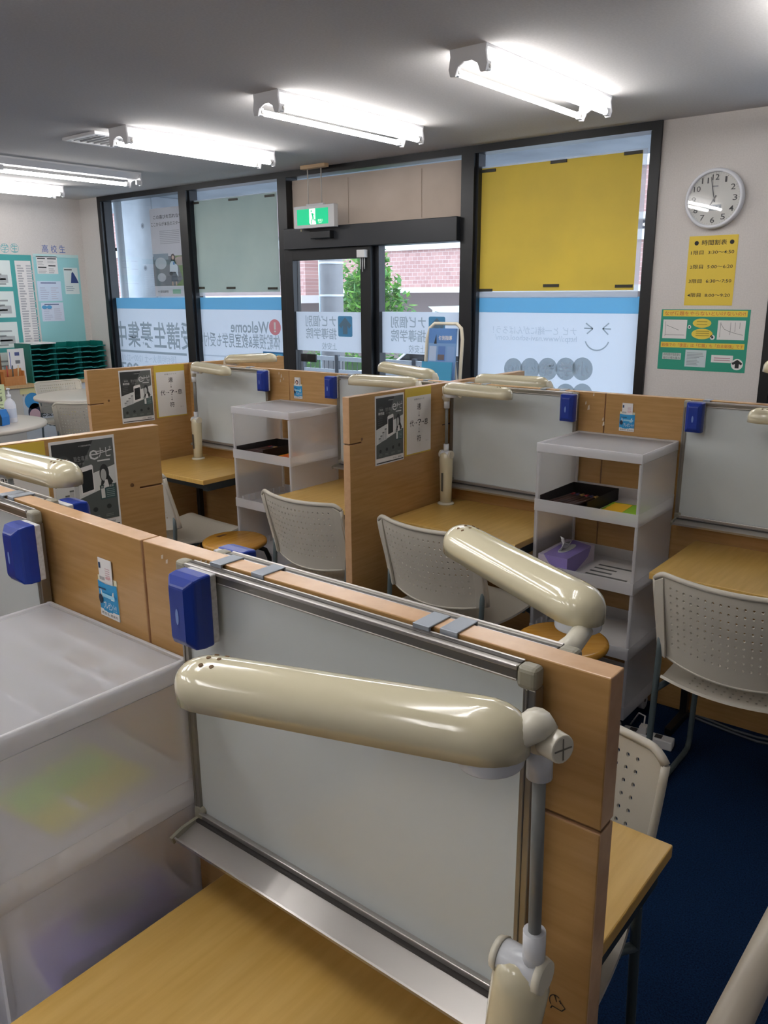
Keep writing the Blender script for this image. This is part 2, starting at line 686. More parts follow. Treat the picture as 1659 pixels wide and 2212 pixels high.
dp = thing('down_pipe', 'pale vertical rain pipe beside concrete column', 'pipe', (pb.x, 5.75, GRD))
G().cyl((0, 0, 0), (0, 0, 2.8), .045, n=14).build('pipe', M((176, 182, 186), .5), dp)
G().box(-.06, .06, .0, .25, 1.6, 1.64).build('bracket', M((150, 156, 160), .5), dp)

# brick building across the street
BY = 15.0
BR = brick_mat('pink_brick_tile', (176, 138, 132), (160, 122, 118), (198, 186, 182), 3.4)
BAND = M((208, 204, 202), .7, name='white_ledge_paint')
bld = thing('apartment_building', 'pink brick tiled apartment building with white ledges across street', 'building', (0, BY, GRD))
z_top, z_bt, z_bb = P(900, 540, 1, BY).z - GRD, P(950, 620, 1, BY).z - GRD, P(950, 632, 1, BY).z - GRD
pitch = z_top - z_bb + .35
xL, xR = -27.0, 3.0
xm = P(697, 600, 1, BY).x
for k in range(3):
    G().box(xm, xR, 0, .3, z_bt + k * pitch, z_bt + k * pitch + (z_top - z_bt)).build('brick_wall', BR, bld)
    G().box(xm, xR, -.12, .3, z_bb + k * pitch, z_bt + k * pitch).build('ledge', BAND, bld)
    G().box(xm, xR, -.06, .3, z_top + k * pitch, z_top + k * pitch + .18).build('ledge', BAND, bld)
zl0, zl1 = P(660, 655, 1, BY - .6).z - GRD, P(660, 638, 1, BY - .6).z - GRD
for k in range(3):
    G().box(xL, xm, -.6, .3, zl1 + k * pitch, zl1 + k * pitch + 1.35).build('brick_wall', BR, bld)
    G().box(xL, xm, -.75, .3, zl0 + k * pitch, zl1 + k * pitch).build('ledge', BAND, bld)
G().box(xL, xR, 1.6, 2.2, 0, 3.2 * pitch).build('rear_wall', M((150, 138, 136), .8), bld)
for x in (-24, -20, -16, xm - .15, -8.3, -5.2, -2.0, 1.2):
    G().box(x - .18, x + .18, .35, .75, 0, 3 * pitch).build('pillar', M((176, 158, 154), .8), bld)
for k in range(1, 3):
    for x in (-22, -18, -13.5, -7, -4, -1):
        f = G()
        frame_box(f, x, x + 1.5, z_top + (k - 1) * pitch + .2, z_top + (k - 1) * pitch + 1.5, .08, 1.5, 1.62)
        w_ = f.build('window', BAND, bld)
        G().box(x + .08, x + 1.42, 1.56, 1.59, z_top + (k - 1) * pitch + .28, z_top + (k - 1) * pitch + 1.42).build('pane', M((96, 104, 116), .2), w_)

# utility pole, tree, railing, hedge, car
q0, q1 = P(697, 620, 1, 8.4), P(737, 620, 1, 8.4)
up = thing('utility_pole', 'thick grey concrete utility pole with thin cable pipe', 'pole', ((q0.x + q1.x) / 2, 8.4, GRD))
rr = (q1.x - q0.x) / 2 * .93
G().cyl((0, 0, 0), (0, 0, 6.5), rr, rr * .9, 24).build('shaft', noisy('pole_concrete', (140, 140, 142), (164, 164, 166), 3, .9), up)
G().cyl((-rr - .02, -.04, 0), (-rr - .02, -.04, 2.2), .02, n=8).build('cable_pipe', M((188, 204, 212), .4), up)
g = G()
for z in (P(715, 571, 1, 8.4).z - GRD, P(715, 641, 1, 8.4).z - GRD):
    g.cyl((0, 0, z), (0, 0, z + .03), rr + .008, n=24)
g.build('strap', M((206, 210, 212), .4), up)

random.seed(3)


def leaf_cloud(name, parent, blobs, n, size, mat, mat2):
    g = G()
    for i in range(n):
        bx, by, bz, br = random.choice(blobs)
        while True:
            d = Vector((random.uniform(-1, 1), random.uniform(-1, 1), random.uniform(-1, 1)))
            if 0.25 < d.length < 1:
                break
        p = Vector((bx, by, bz)) + d * br
        a = Vector((random.uniform(-1, 1), random.uniform(-1, 1), random.uniform(-.6, .6))).normalized()
        b = a.cross(Vector((random.uniform(-.4, .4), random.uniform(-.4, .4), 1))).normalized()
        s = size * random.uniform(.6, 1.2)
        g.add([p - a * s, p - b * s * .45 , p + a * s, p + b * s * .45], [(0, 1, 2, 3)], random.randint(0, 1))
    return g.build(name, [mat, mat2], parent, fix=False)


LEAF1 = sheer('leaf_green', (120, 176, 74), .35)
LEAF2 = sheer('leaf_green_deep', (74, 132, 62), .3)
tc = P(800, 610, 1, 10.2)
tr = thing('street_tree', 'bright green leafy tree beyond glass doors', 'tree', (tc.x, 10.2, GRD))
tz = tc.z - GRD
G().tube([(0, 0, 0), (.03, 0, 1.0), (-.02, .05, tz)], [.09, .07, .04], 10).build('trunk', noisy('bark', (96, 84, 72), (120, 106, 92), 12, .9), tr)
leaf_cloud('foliage', tr, [(-.1, 0, tz + .1, .42), (.18, -.1, tz - .15, .45), (-.25, .1, tz - .2, .4), (.3, 0, tz - .45, .45), (-.2, 0, tz - .6, .5), (.05, 0, tz + .35, .25), (-.05, .1, tz - .35, .5)], 2600, .075, LEAF1, LEAF2)
h0, h1 = P(640, 805, 1, 9.4), P(1005, 770, 1, 9.4)
hg = thing('clipped_hedge', 'low clipped green hedge along the street', 'hedge', (h0.x - .6, 9.4, GRD))
L_ = h1.x - h0.x + 1.4
G().box(.1, L_ - .1, .06, .5, 0, .75).build('core', M((52, 84, 42), .9), hg)
leaf_cloud('foliage', hg, [(x * .18, .25, z, .26) for x in range(int(L_ / .18)) for z in (.15, .45, .72)], 3200, .05, LEAF1, LEAF2)
f0, f1 = P(643, 760, 1, 7.3), P(1004, 760, 1, 7.3)
rl = thing('street_railing', 'white street railing with thin vertical bars', 'railing', (f0.x - .2, 7.3, GRD))
Lr = f1.x - f0.x + .4
RAILW = M((232, 234, 238), .4, name='white_rail')
RAILD = M((70, 78, 88), .4, name='slate_post')
for z in (.62, .78, .93):
    G().box(0, Lr, -.012, .012, z, z + .05).build('rail', RAILW, rl)
for k in range(5):
    x = Lr * (k + .5) / 5
    G().box(x - .025, x + .025, -.02, .02, 0, 1.0).build('post', RAILD, rl)
gm = G().cyl((0, 0, 0), (0, 0, .98), .005, n=6)
b0 = gm.build('bar', RAILD, rl, (.04, 0, 0))
for k in range(1, int(Lr / .075)):
    b = b0.copy()
    COL.objects.link(b)
    b.location.x = .04 + k * .075
ap = P(925, 660, 1, 12.6)
aq = P(1000, 680, 1, 12.6)
aw = thing('carport_canopy', 'pale mint sloping carport canopy beside brick building', 'canopy', (ap.x, 12.6, GRD))
za, zq = ap.z - GRD, aq.z - GRD
G().prism([(0, za - .02), (2.6, za + .05), (2.6, za - .75), (.1, za - .08)], 0, 1.6).build('roof', M((214, 236, 230), .5), aw)
G().box(.06, .12, .05, .12, 0, za - .05).build('post', RAILW, aw)
G().box(2.2, 2.26, .05, .12, 0, za - .2).build('post', RAILW, aw)
# parked white car (only its bonnet and wing show under the door film)
cc = P(905, 800, 1, 8.0)
car = thing('parked_car', 'white parked car seen low through glass door', 'car', (cc.x, 7.72, GRD))
CARW = M((238, 240, 246), .15, name='white_car_paint', coat=.6)
body = G()
prof = [(-.95, .28), (-.95, .62), (-.88, .76), (-.25, .86), (.35, 1.28), (1.6, 1.32), (2.3, .92), (2.75, .88), (2.8, .3)]
body.prism(prof, -.05, 1.5, 'y')
body.build('body', CARW, car, bevel=.07, seg=3)
gl = G().prism([(-.1, .9), (.38, 1.24), (1.55, 1.27), (2.1, .94)], -.06, 1.51, 'y')
gl.build('window', M((30, 36, 44), .08), car)
for x in (-.35, 2.05):
    w_ = G().cyl((x, -.07, .3), (x, .12, .3), .3, n=24).build('wheel', M((28, 28, 30), .7), car)
    G().cyl((x, -.08, .3), (x, -.06, .3), .17, n=16).build('hub', ALU2, w_)
G().box(-.97, -.93, .1, .35, .55, .66).build('lamp', M((220, 226, 232), .1), car)

# ---------------------------------------------------------------- ceiling fixtures
def fixture(xc, y0, y1, label, tubes=(-1, 1), group='twin tube ceiling lights'):
    L = y1 - y0
    t = thing('ceiling_light', label, 'light', (xc, y0, ZC), 0, group)
    g = G().prism([(-.092, .001), (.092, .001), (.092, -.012), (.04, -.05), (-.04, -.05), (-.092, -.012)], .01, L - .01, 'y')
    g.build('housing', FIXW, t)
    out = [(-.094, .001), (.094, .001), (.09, -.03), (.098, -.078), (.09, -.106), (.064, -.108), (.048, -.072), (.02, -.056), (-.02, -.056),
           (-.048, -.072), (-.064, -.108), (-.09, -.106), (-.098, -.078), (-.09, -.03)]
    for yy in (0, L - .014):
        G().prism(out, yy, yy + .014, 'y').build('end_plate', FIXW, t, bevel=.003)
    for sx in (-1, 1):
        for yy in (.014, L - .05):
            G().box(sx * .078 - .012, sx * .078 + .012, yy, yy + .036, -.1, -.062).build('socket', FIXW, t, bevel=.003)
    for sx in tubes:
        tb = G().cyl((sx * .078, .045, -.083), (sx * .078, L - .045, -.083), .0145, n=14).build('fluorescent_tube', TUBE, t)
        for yy in (.03, L - .045):
            G().cyl((sx * .078, yy, -.083), (sx * .078, yy + .016, -.083), .0148, n=14).build('tube_cap', ALU2, tb)
    return t


TUBE, nt, n, l, b = new_mat('fluorescent_glow')
b.inputs['Base Color'].default_value = (.9, .9, .9, 1)
b.inputs['Emission Color'].default_value = (1.0, .975, .955, 1)
b.inputs['Emission Strength'].default_value = TUBE_POWER
fixture(-2.125, 3.22, 4.48, 'twin tube ceiling light in front of yellow window sheet')
fixture(-3.365, 3.22, 4.48, 'twin tube ceiling light over the door aisle beside exit sign')
fixture(-4.725, 3.25, 4.51, 'twin tube ceiling light beside the square ceiling vent')
fixture(-6.38, 3.27, 4.53, 'ceiling light with only one tube fitted', (-1,))
fixture(-7.62, 3.28, 4.54, 'warm glowing ceiling light closest to the wall of teal posters')
for x in (-.78,):
    fixture(x, 3.22, 4.48, 'twin tube ceiling light further along the window row')
for x, y in [(x, .05) for x in (-7.6, -6.2, -4.725, -3.365, -2.125, -.88)] + [(x, -2.3) for x in (-7.6, -6.2, -4.725, -3.365, -2.125, -.88)]:  # unseen rows, added to brighten the room so the visible tubes stay dimmer
    fixture(x, y, y + 1.26, 'unseen twin tube ceiling light, added in rows above the scribbled partition')
vt = thing('ceiling_vent', 'square white louvred ceiling vent beside tube light', 'vent', (-5.13, 3.42, ZC), 0)
g = G()
frame_box_pts = .19
g.box(-.19, .19, -.19, -.15, -.018, .001).box(-.19, .19, .15, .19, -.018, .001).box(-.19, -.15, -.15, .15, -.018, .001).box(.15, .19, -.15, .15, -.018, .001)
g.build('frame', FIXW, vt, bevel=.003)
G().box(-.15, .15, -.15, .15, -.004, .001).build('duct', M((60, 60, 62), .8), vt)
for k in range(6):
    y = -.13 + k * .05
    G().box(-.15, .15, y, y + .008, -.016, -.003).build('slat', FIXW, vt)

# ---------------------------------------------------------------- study booth partitions
ZP = 1.21            # top of the partition boards
TH = .033


def board(name, parent, a, b, slots=(), z0=.01, z1=ZP):
    """upright board from a to b (its front face), thickness away from the viewer (to the left of a->b)"""
    a, b = Vector(a), Vector(b)
    L = (b - a).length
    ang = math.atan2(b.y - a.y, b.x - a.x)
    sz = z1 - .18
    pts = [(0, z0), (L, z0)]
    for side, ln in slots:
        if side == 'R':
            pts += [(L, sz), (L - ln, sz), (L - ln, sz + .005), (L, sz + .005)]
    pts += [(L, z1), (0, z1)]
    for side, ln in slots:
        if side == 'L':
            pts += [(0, sz + .005), (ln, sz + .005), (ln, sz), (0, sz)]
    g = G().prism(pts, 0, TH, 'y')
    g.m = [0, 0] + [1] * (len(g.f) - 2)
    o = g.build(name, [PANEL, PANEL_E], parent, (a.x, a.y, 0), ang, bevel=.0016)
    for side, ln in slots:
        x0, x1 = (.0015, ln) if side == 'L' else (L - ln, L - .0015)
        G().box(x0, x1, .005, TH - .005, sz - .001, sz + .006).build('slot_shade_fill', M((112, 78, 44), .7), o)  # filler in darker brown, the shade inside the slot put into its colour
    return o, ang, L


def screw(parent, s, z, y=-.0006):
    G().cyl((s, y, z), (s, .004, z), .006, n=12).build('screw_cap', M((120, 84, 46), .4), parent)


NEAR = thing('booth_partition', 'light wood booth partition row with a pen scribble on its end board', 'partition')
J = Vector((-1.061, .712))
P2, _, _ = board('back_panel', NEAR, (J.x + .002, J.y), (-.288, .714), [('R', .11)])
LE = Vector((-2.12, .753))
P1, ANG1, L1_ = board('back_panel', NEAR, (LE.x, LE.y), (J.x - .002, J.y - .001))
ca_, cb_ = P(0, 962, 2, ZP), P(342, 918, 2, ZP)
dv = (Vector((cb_.x, cb_.y)) - Vector((ca_.x, ca_.y))).normalized()
cb2 = Vector((cb_.x, cb_.y))
SPn, ANGN, _ = board('side_panel', NEAR, cb2 - dv * 1.42, cb2, [('R', .075)])
screw(SPn, 1.42 - .1, ZP - .165)
# little pen scribble on the end of the near board
pr = Print(-.0006)
sp = P(1200, 2165, 1, .713)
sx, sz = sp.x - (J.x + .002), sp.z
for i in range(9):
    t0, t1 = math.radians(60 + i * 18), math.radians(60 + (i + 1) * 18)
    pr.line(sx + .008 * math.cos(t0), sz + .009 * math.sin(t0), sx + .008 * math.cos(t1), sz + .009 * math.sin(t1), .0011, INK)
pr.line(sx - .002, sz + .009, sx + .001, sz + .001, .001, INK)
pr.line(sx + .004, sz + .004, sx + .012, sz - .002, .0011, INK)
pr.line(sx + .012, sz - .002, sx + .008, sz - .008, .0012, INK)
pr.line(sx + .008, sz - .008, sx - .004, sz - .008, .0012, INK)
pr.line(sx - .004, sz - .008, sx - .006, sz - .012, .0014, INK)
pr.line(sx + .005, sz + .006, sx + .006, sz + .001, .001, INK)
pr.build(P2, 'pen_scribble')

FY = 2.935           # front face of the far row
FAR = thing('booth_partition', 'light wood booth partition row standing before the shop windows', 'partition')
XC = -1.99           # right face of the middle side panel
PR1, _, _ = board('back_panel', FAR, (XC, FY), (-1.288, FY))
PR2, _, _ = board('back_panel', FAR, (-1.284, FY), (-.26, FY + .02))
PL2, _, _ = board('back_panel', FAR, (-2.975, FY), (XC - TH, FY))
PL1, _, _ = board('back_panel', FAR, (-3.78, FY - .005), (-2.979, FY))
SPc, _, _ = board('side_panel', FAR, (XC, 2.266), (XC, 3.57), [('L', .07), ('R', .07)])
screw(SPc, .07, ZP - .165)
la, lb = P(187, 800, 2, ZP), P(613, 769, 2, ZP)
SPl, ANGL, LL = board('side_panel', FAR, (la.x, la.y), (lb.x, lb.y), [('L', .075), ('R', .07)])
screw(SPl, .105, ZP - .165)
# dark kerfs where the boards cross
for par, s0 in ((SPc, FY - 2.266 - .065), (SPl, .51)):
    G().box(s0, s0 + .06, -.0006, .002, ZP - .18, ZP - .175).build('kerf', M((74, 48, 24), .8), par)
# sticky tape scuffs on the boards
sc = Print(-.0007)
random.seed(8)
SCUFF = M((206, 190, 166), .5)
for par, pts in ((PL1, [(603, 806), (608, 812), (613, 818), (606, 822)]), (PR1, [(1283, 852), (1266, 870), (1272, 880), (1303, 905), (1304, 915)])):
    sc = Print(-.0007)
    for px, py in pts:
        q = P(px, py, 1, FY)
        x, z = q.x - par.location.x, q.z
        r_ = random.uniform(.006, .011)
        sc.poly([(x - r_ * .5, z - r_), (x + r_ * .4, z - r_ * .7), (x + r_ * .2, z + r_), (x - r_ * .3, z + r_ * .5)], SCUFF)
    sc.build(par, 'tape_scuff')
sc = Print(-.0007)
for px, py in ((352, 1202), (362, 1212), (435, 1213), (446, 1215), (455, 1218)):
    q = P(px, py, 1, .713)
    x, z = q.x - P2.location.x, q.z
    sc.poly([(x - .003, z - .004), (x + .002, z - .003), (x + .003, z + .004), (x - .002, z + .002)], SCUFF)
sc.build(P2, 'tape_scuff')

# ---------------------------------------------------------------- desks
ZD = .70


def desk_proto(label, group):
    t = thing('study_desk', label, 'desk', (0, 0, 0), 0, group)
    w, d = .588, .45            # local: x 0..w, y 0 (front) .. d (back)
    G().box(0, w, 0, d, ZD - .024, ZD).build('tabletop', DESK, t, bevel=.0025)
    f = G()
    f.box(.03, w - .03, .05, .08, ZD - .062, ZD - .024).box(.03, w - .03, d - .06, d - .03, ZD - .062, ZD - .024)
    f.box(.01, .045, .03, d - .03, ZD - .062, ZD - .024).box(w - .045, w - .01, .03, d - .03, ZD - .062, ZD - .024)
    f.build('frame', M((40, 48, 50), .4), t)
    for x in (.026, w - .026):
        G().box(x - .013, x + .013, d - .05, d - .02, .028, ZD - .03).build('leg', BLK, t, bevel=.003)
        G().box(x - .013, x + .013, .25, d - .01, .0, .03).build('foot', BLK, t, bevel=.003)
    G().box(.05, w - .05, d - .025, d - .008, ZD - .2, ZD - .062).build('modesty_panel', PANEL, t)
    g = G().tube([(.42, .35, ZD - .062), (.42, .33, ZD - .085), (.42, .31, ZD - .10), (.42, .30, ZD - .085)], .0025, 6)
    g.build('cable_hook', BLK, t)
    return t


dk = desk_proto('maple study desk under the whiteboard of the scribbled end board', 'study desks')
dk.location = (-.885, .262, 0)
dup(dk, (-.357, 1.195, 0), math.pi, 'maple study desk behind the scribbled partition, chair pushed under it')
dup(dk, (-1.36, 1.217, 0), math.pi + ANG1, 'maple study desk behind scribbled partition beside phone poster panel')
dup(dk, (-1.985, FY - .45, 0), 0, 'maple study desk between middle side panel and tissue box shelf')
dup(dk, (-.905, FY - .443, 0), 0, 'maple study desk right of the shelf with the purple tissue box')
dup(dk, (-3.725, FY - .455, 0), 0, 'maple study desk in the corner of the left side panel')
dup(dk, (-2.63, FY - .45, 0), 0, 'maple study desk behind the chair left of middle side panel')
for x in (-1.385, -.31, -2.03, -3.10):
    dup(dk, (x, FY + TH + (.475 if x > -1 else .455), 0), math.pi, 'maple study desk on the window side of the far partition')

# ---------------------------------------------------------------- frosted drawer-style shelves
TIERS = [(.135, .06), (.36, .05), (.605, .05), (.85, .05)]


def shelf_proto(label, group):
    t = thing('plastic_shelf', label, 'shelf', (0, 0, 0), 0, group)
    w, d, zt = .392, .335, 1.06
    G().box(.004, w - .004, .004, d - .004, zt - .010, zt - .006).build('lid', LIDM, t)
    r = G()
    r.box(0, w, 0, .006, zt - .032, zt).box(0, w, d - .006, d, zt - .032, zt)
    r.box(0, .006, .006, d - .006, zt - .032, zt).box(w - .006, w, .006, d - .006, zt - .032, zt)
    r.build('lid_rim', FROSTL, t, bevel=.0015)
    rb = G()
    for k in range(1, 6):
        rb.box(.006, w - .006, d * k / 6 - .0022, d * k / 6 + .0022, zt - .024, zt - .0102)
    for k in range(1, 4):
        rb.box(w * k / 4 - .0022, w * k / 4 + .0022, .006, d - .006, zt - .024, zt - .0102)
    for k in range(1, 8):
        for x in (.006, w - .014):
            rb.box(x, x + .008, d * k / 8 - .001, d * k / 8 + .001, zt - .03, zt - .0105)
    rb.build('lid_rib', RIBM, t)
    tops = [z for z, h in TIERS[1:]] + [zt - .006]
    for (z, h), zn in zip(TIERS, tops):
        G().box(.006, w - .006, .006, d - .006, z - .032, z - .028).build('shelf_board', FROSTL, t)
        G().box(0, w, 0, .005, z - h * .8, z + .004).build('lip', FROSTL, t, bevel=.0012)
        G().box(0, w, d - .005, d, z - h * .8, z + .012).build('lip', FROSTL, t, bevel=.0012)
        rb = G()
        for k in range(1, 8):
            for x in (.004, w - .012):
                rb.box(x, x + .008, d * k / 8 - .001, d * k / 8 + .001, z - h * .8, z + .004)
        rb.build('side_rib', FROSTL, t)
        for x in (0, w - .004):
            G().box(x, x + .004, .005, d - .005, z + .004, zn - .001 - (.026 if zn > 1.0 else .04)).build('side_panel', FROST, t)
            G().box(x - .0005, x + .0045, .003, d - .003, z - h * .8, z + .005).build('side_band', FROSTL, t)
        for x, y in ((.001, .005), (w - .011, .005), (.001, d - .015), (w - .011, d - .015)):
            G().box(x, x + .010, y, y + .010, z, zn - .03).build('corner_post', FROSTL, t)
    for x, y in ((.04, .04), (w - .04, .04), (.04, d - .04), (w - .04, d - .04)):
        c = G().cyl((x - .01, y, .028), (x + .01, y, .028), .028, n=16).build('castor', M((196, 198, 204), .4), t)
        G().cyl((x, y, .03), (x, y, .09), .012, n=10).build('stem', BLK, c)
    return t


sh = shelf_proto('frosted plastic shelf unit beside the scribbled partition with yellow green flyers', 'frosted shelf units')
sh.location = (-1.3435, .366, 0)
SHR = dup(sh, (-1.385, 2.592, 0), 0, 'frosted plastic shelf unit holding purple tissue box and green flyers')
SHL = dup(sh, (-3.035, 2.592, 0), 0, 'frosted plastic shelf unit holding black tray and orange flyers')
NZ = .986            # this unit stands a little lower than the other two
sh.scale.z = NZ


# ---------------------------------------------------------------- whiteboards
WO = .0045           # the boards hang this far off the panel
def wb_proto(label, group, hooks=(.07, .45), w=.59, h=.431):
    """hangs on a board: back at y = 0, face to -y, lower left corner at the origin"""
    t = thing('whiteboard', label, 'whiteboard', (0, 0, 0), 0, group)
    G().box(.012, w - .012, -.013, -.003, .012, h - .012).build('board', WBOARD, t)
    fr = G()
    fr.box(.022, w - .022, -.019, 0, h - .016, h).box(.022, w - .022, -.010, -.002, h - .001, h + .001, 1)
    fr.box(.022, w - .022, -.0205, -.0165, h - .004, h + .0012, 2).box(.022, w - .022, -.0035, .0, h - .003, h + .0014, 2)  # brighter strips put the highlights along the rail into the metal colour
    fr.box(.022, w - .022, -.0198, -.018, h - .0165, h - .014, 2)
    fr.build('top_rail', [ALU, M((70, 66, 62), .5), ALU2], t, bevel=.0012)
    for x in (0, w - .015):
        s_ = G().box(x, x + .015, -.018, 0, .022, h - .022).box(x + .004, x + .007, -.0195, -.017, .022, h - .022)
        s_.build('side_rail', ALU, t, bevel=.0015)
    bt = G().box(.015, w - .015, -.02, 0, .0, .014).box(.015, w - .015, -.023, -.017, .014, .0165)
    bt.build('bottom_rail', ALU2, t, bevel=.0015)
    for x, z in ((-.001, h - .024), (w - .023, h - .024), (-.001, -.002), (w - .023, -.002)):
        G().box(x, x + .024, -.0205, .0, z, z + .026).build('corner_cap', CAPG, t, bevel=.006, seg=3)
    tr = G()
    tr.prism([(-.02, .004), (-.02, .0), (-.066, -.012), (-.069, -.004), (-.0665, -.003), (-.065, -.0095), (-.022, .002)], .01, w - .01, 'x')
    tr.build('pen_tray', ALU2, t)
    G().box(.012, w - .012, -.026, -.019, .001, .005).build('tray_groove', M((60, 56, 54), .5), t)
    for x in (.006, w - .012):
        G().prism([(-.018, .006), (-.018, -.002), (-.07, -.014), (-.073, -.003), (-.05, .004)], x, x + .006, 'x').build('tray_cap', CAPG, t)
    for x in hooks:
        k = G()
        k.box(x - .012, x + .012, -.004, -.0005, h - .02, h + .0066)
        k.box(x - .012, x + .012, -.004, TH + WO + .0022, h + .0044, h + .0064)
        k.box(x - .012, x + .012, TH + WO - .0001, TH + WO + .0022, h - .03, h + .0044)
        k.build('hook', STEEL, t, bevel=.0008)
    return t


ZW = ZP - .0045 - .431
wb = wb_proto('whiteboard on the scribbled end board with cream lamp across it', 'booth whiteboards', (.072, .433))
wb.location = (-.948, .7128 - WO, ZW)
dup(wb, (LE.x + math.cos(ANG1) * .160, LE.y + math.sin(ANG1) * .160 - WO, ZW), ANG1, 'whiteboard on the scribbled partition beside price flyer pocket')
xa, xb = P(437, 1185, 1, .76).x, P(1142, 1378, 1, .76).x
wb2 = wb_proto('whiteboard on the back of the scribbled end board, edge only', 'booth whiteboards', (-.345 + .481, -.345 + .797))
wb2.location = (-.345, .7458 + WO, ZW)
wb2.rotation_euler.z = math.pi
xb1 = P(128, 1092, 1, .785).x
dup(wb, (xb1 + .004, LE.y + math.tan(ANG1) * (xb1 - LE.x) + TH + WO, ZW), math.pi + ANG1, 'whiteboard on the back of scribbled partition by phone poster, edge only')
dup(wb, (-1.98, FY - WO, ZW), 0, 'whiteboard between middle side panel and tissue box shelf')
dup(wb, (-.985, FY + .0058 - WO, ZW), .0195, 'whiteboard right of the tissue box shelf, blue eraser at its left')
dup(wb, (-3.705, FY - .0048 - WO, ZW), .005, 'whiteboard in the left corner booth beside black tray shelf')
dup(wb, (-2.635, FY - WO, ZW), 0, 'whiteboard half hidden by the middle side panel')
for x in (-1.394, -2.055):
    dup(wb, (x, FY + TH + WO, ZW), math.pi, 'whiteboard on the window side of the far partition, hooks only')


# ---------------------------------------------------------------- erasers
def eraser_proto(label, group):
    t = thing('board_eraser', label, 'eraser', (0, 0, 0), 0, group)
    w, h = .056, .106
    G().box(-w / 2 + .001, w / 2 - .001, -.013, .0, -h / 2 + .002, h / 2 - .002).build('felt', FELT, t, bevel=.002)
    rings = [(-.010, w, h), (-.028, w * 1.02, h * 1.0), (-.040, w * .98, h * .96), (-.050, w * .55, h * .74)]
    vs, fs = [], []
    for y, a, b in rings:
        vs += [(-a / 2, y, -b / 2), (a / 2, y, -b / 2), (a / 2, y, b / 2), (-a / 2, y, b / 2)]
    for i in range(len(rings) - 1):
        for k in range(4):
            fs.append((i * 4 + k, i * 4 + (k + 1) % 4, (i + 1) * 4 + (k + 1) % 4, (i + 1) * 4 + k))
    fs += [(0, 3, 2, 1), (12, 13, 14, 15)]
    bd = G().add(vs, fs).build('body', BLUE, t, bevel=.003)
    mk = G().disc((-.0, -.0506, -.004), .0035, 'y', 14, 0, .012)
    mk.build('maker_mark', M((120, 146, 206), .4), bd)
    return t


YE = .7118 - .0132
er = eraser_proto('blue eraser with worn felt on the scribbled end board whiteboard', 'blue board erasers')
ER = .7128 - WO - .0204
q = P(404, 1316, 1, ER - .03)
er.location = (q.x + .004, ER, q.z)


def put_eraser(px, py, y, rz, label, dy=.03):
    q = P(px, py, 1, y - dy)
    return dup(er, (q.x, y, q.z), rz, label)


yl = LE.y + math.tan(ANG1) * (-1.38 - LE.x) - .0204 - WO
put_eraser(44, 1195, yl, ANG1, 'blue eraser on the whiteboard beside price flyer pocket')
put_eraser(566, 823, FY - .005 - WO - .0204, 0, 'blue eraser on the left corner booth whiteboard')
put_eraser(713, 837, FY - WO - .0204, 0, 'blue eraser at whiteboard left of the middle side panel')
put_eraser(1226, 881, FY - WO - .0204, 0, 'blue eraser on the board between side panel and tissue shelf')
put_eraser(1500, 902, FY + .006 - WO - .0204, 0, 'blue eraser at left corner of board right of tissue shelf')
q = P(492, 1197, 1, .7464 + .035)
dup(er, (q.x + .005, .7458 + WO + .0204, ZP - .062), math.pi, 'blue eraser peeking over the scribbled end board by steel hooks')
q = P(150, 1098, 1, .80)
dup(er, (q.x, LE.y + math.tan(ANG1) * (q.x - LE.x) + TH + WO + .0206, ZP - .062), math.pi + ANG1, 'blue eraser peeking over partition top below a phone poster')


# ---------------------------------------------------------------- chairs
def perforated(g, S, nu, nv, hole, mat=0):
    """grid of cells on the surface S(u, v); a cell for which hole(i, j) > 0 gets an eight-sided opening of that share"""
    def pt(a, b):
        return Vector(S(a / (2 * nu), b / (2 * nv)))
    idx, vs, fs = {}, [], []

    def vid(a, b):
        if (a, b) not in idx:
            idx[(a, b)] = len(vs)
            vs.append(pt(a, b))
        return idx[(a, b)]
    for i in range(nu):
        for j in range(nv):
            ring = [vid(2 * i + a, 2 * j + b) for a, b in ((0, 0), (1, 0), (2, 0), (2, 1), (2, 2), (1, 2), (0, 2), (0, 1))]
            h = hole(i, j)
            if h <= 0:
                c = vid(2 * i + 1, 2 * j + 1)
                for k in (0, 2, 4, 6):
                    fs.append((ring[(k - 1) % 8], ring[k], ring[k + 1], c))
                continue
            inner = []
            for k in range(8):
                th = math.radians(225 + 45 * k)
                inner.append(len(vs))
                vs.append(Vector(S((2 * i + 1 + h * math.cos(th)) / (2 * nu), (2 * j + 1 + h * math.sin(th)) / (2 * nv))))
            for k in range(8):
                k2 = (k + 1) % 8
                fs.append((ring[k], ring[k2], inner[k2], inner[k]))
    g.add(vs, fs, mat, False)


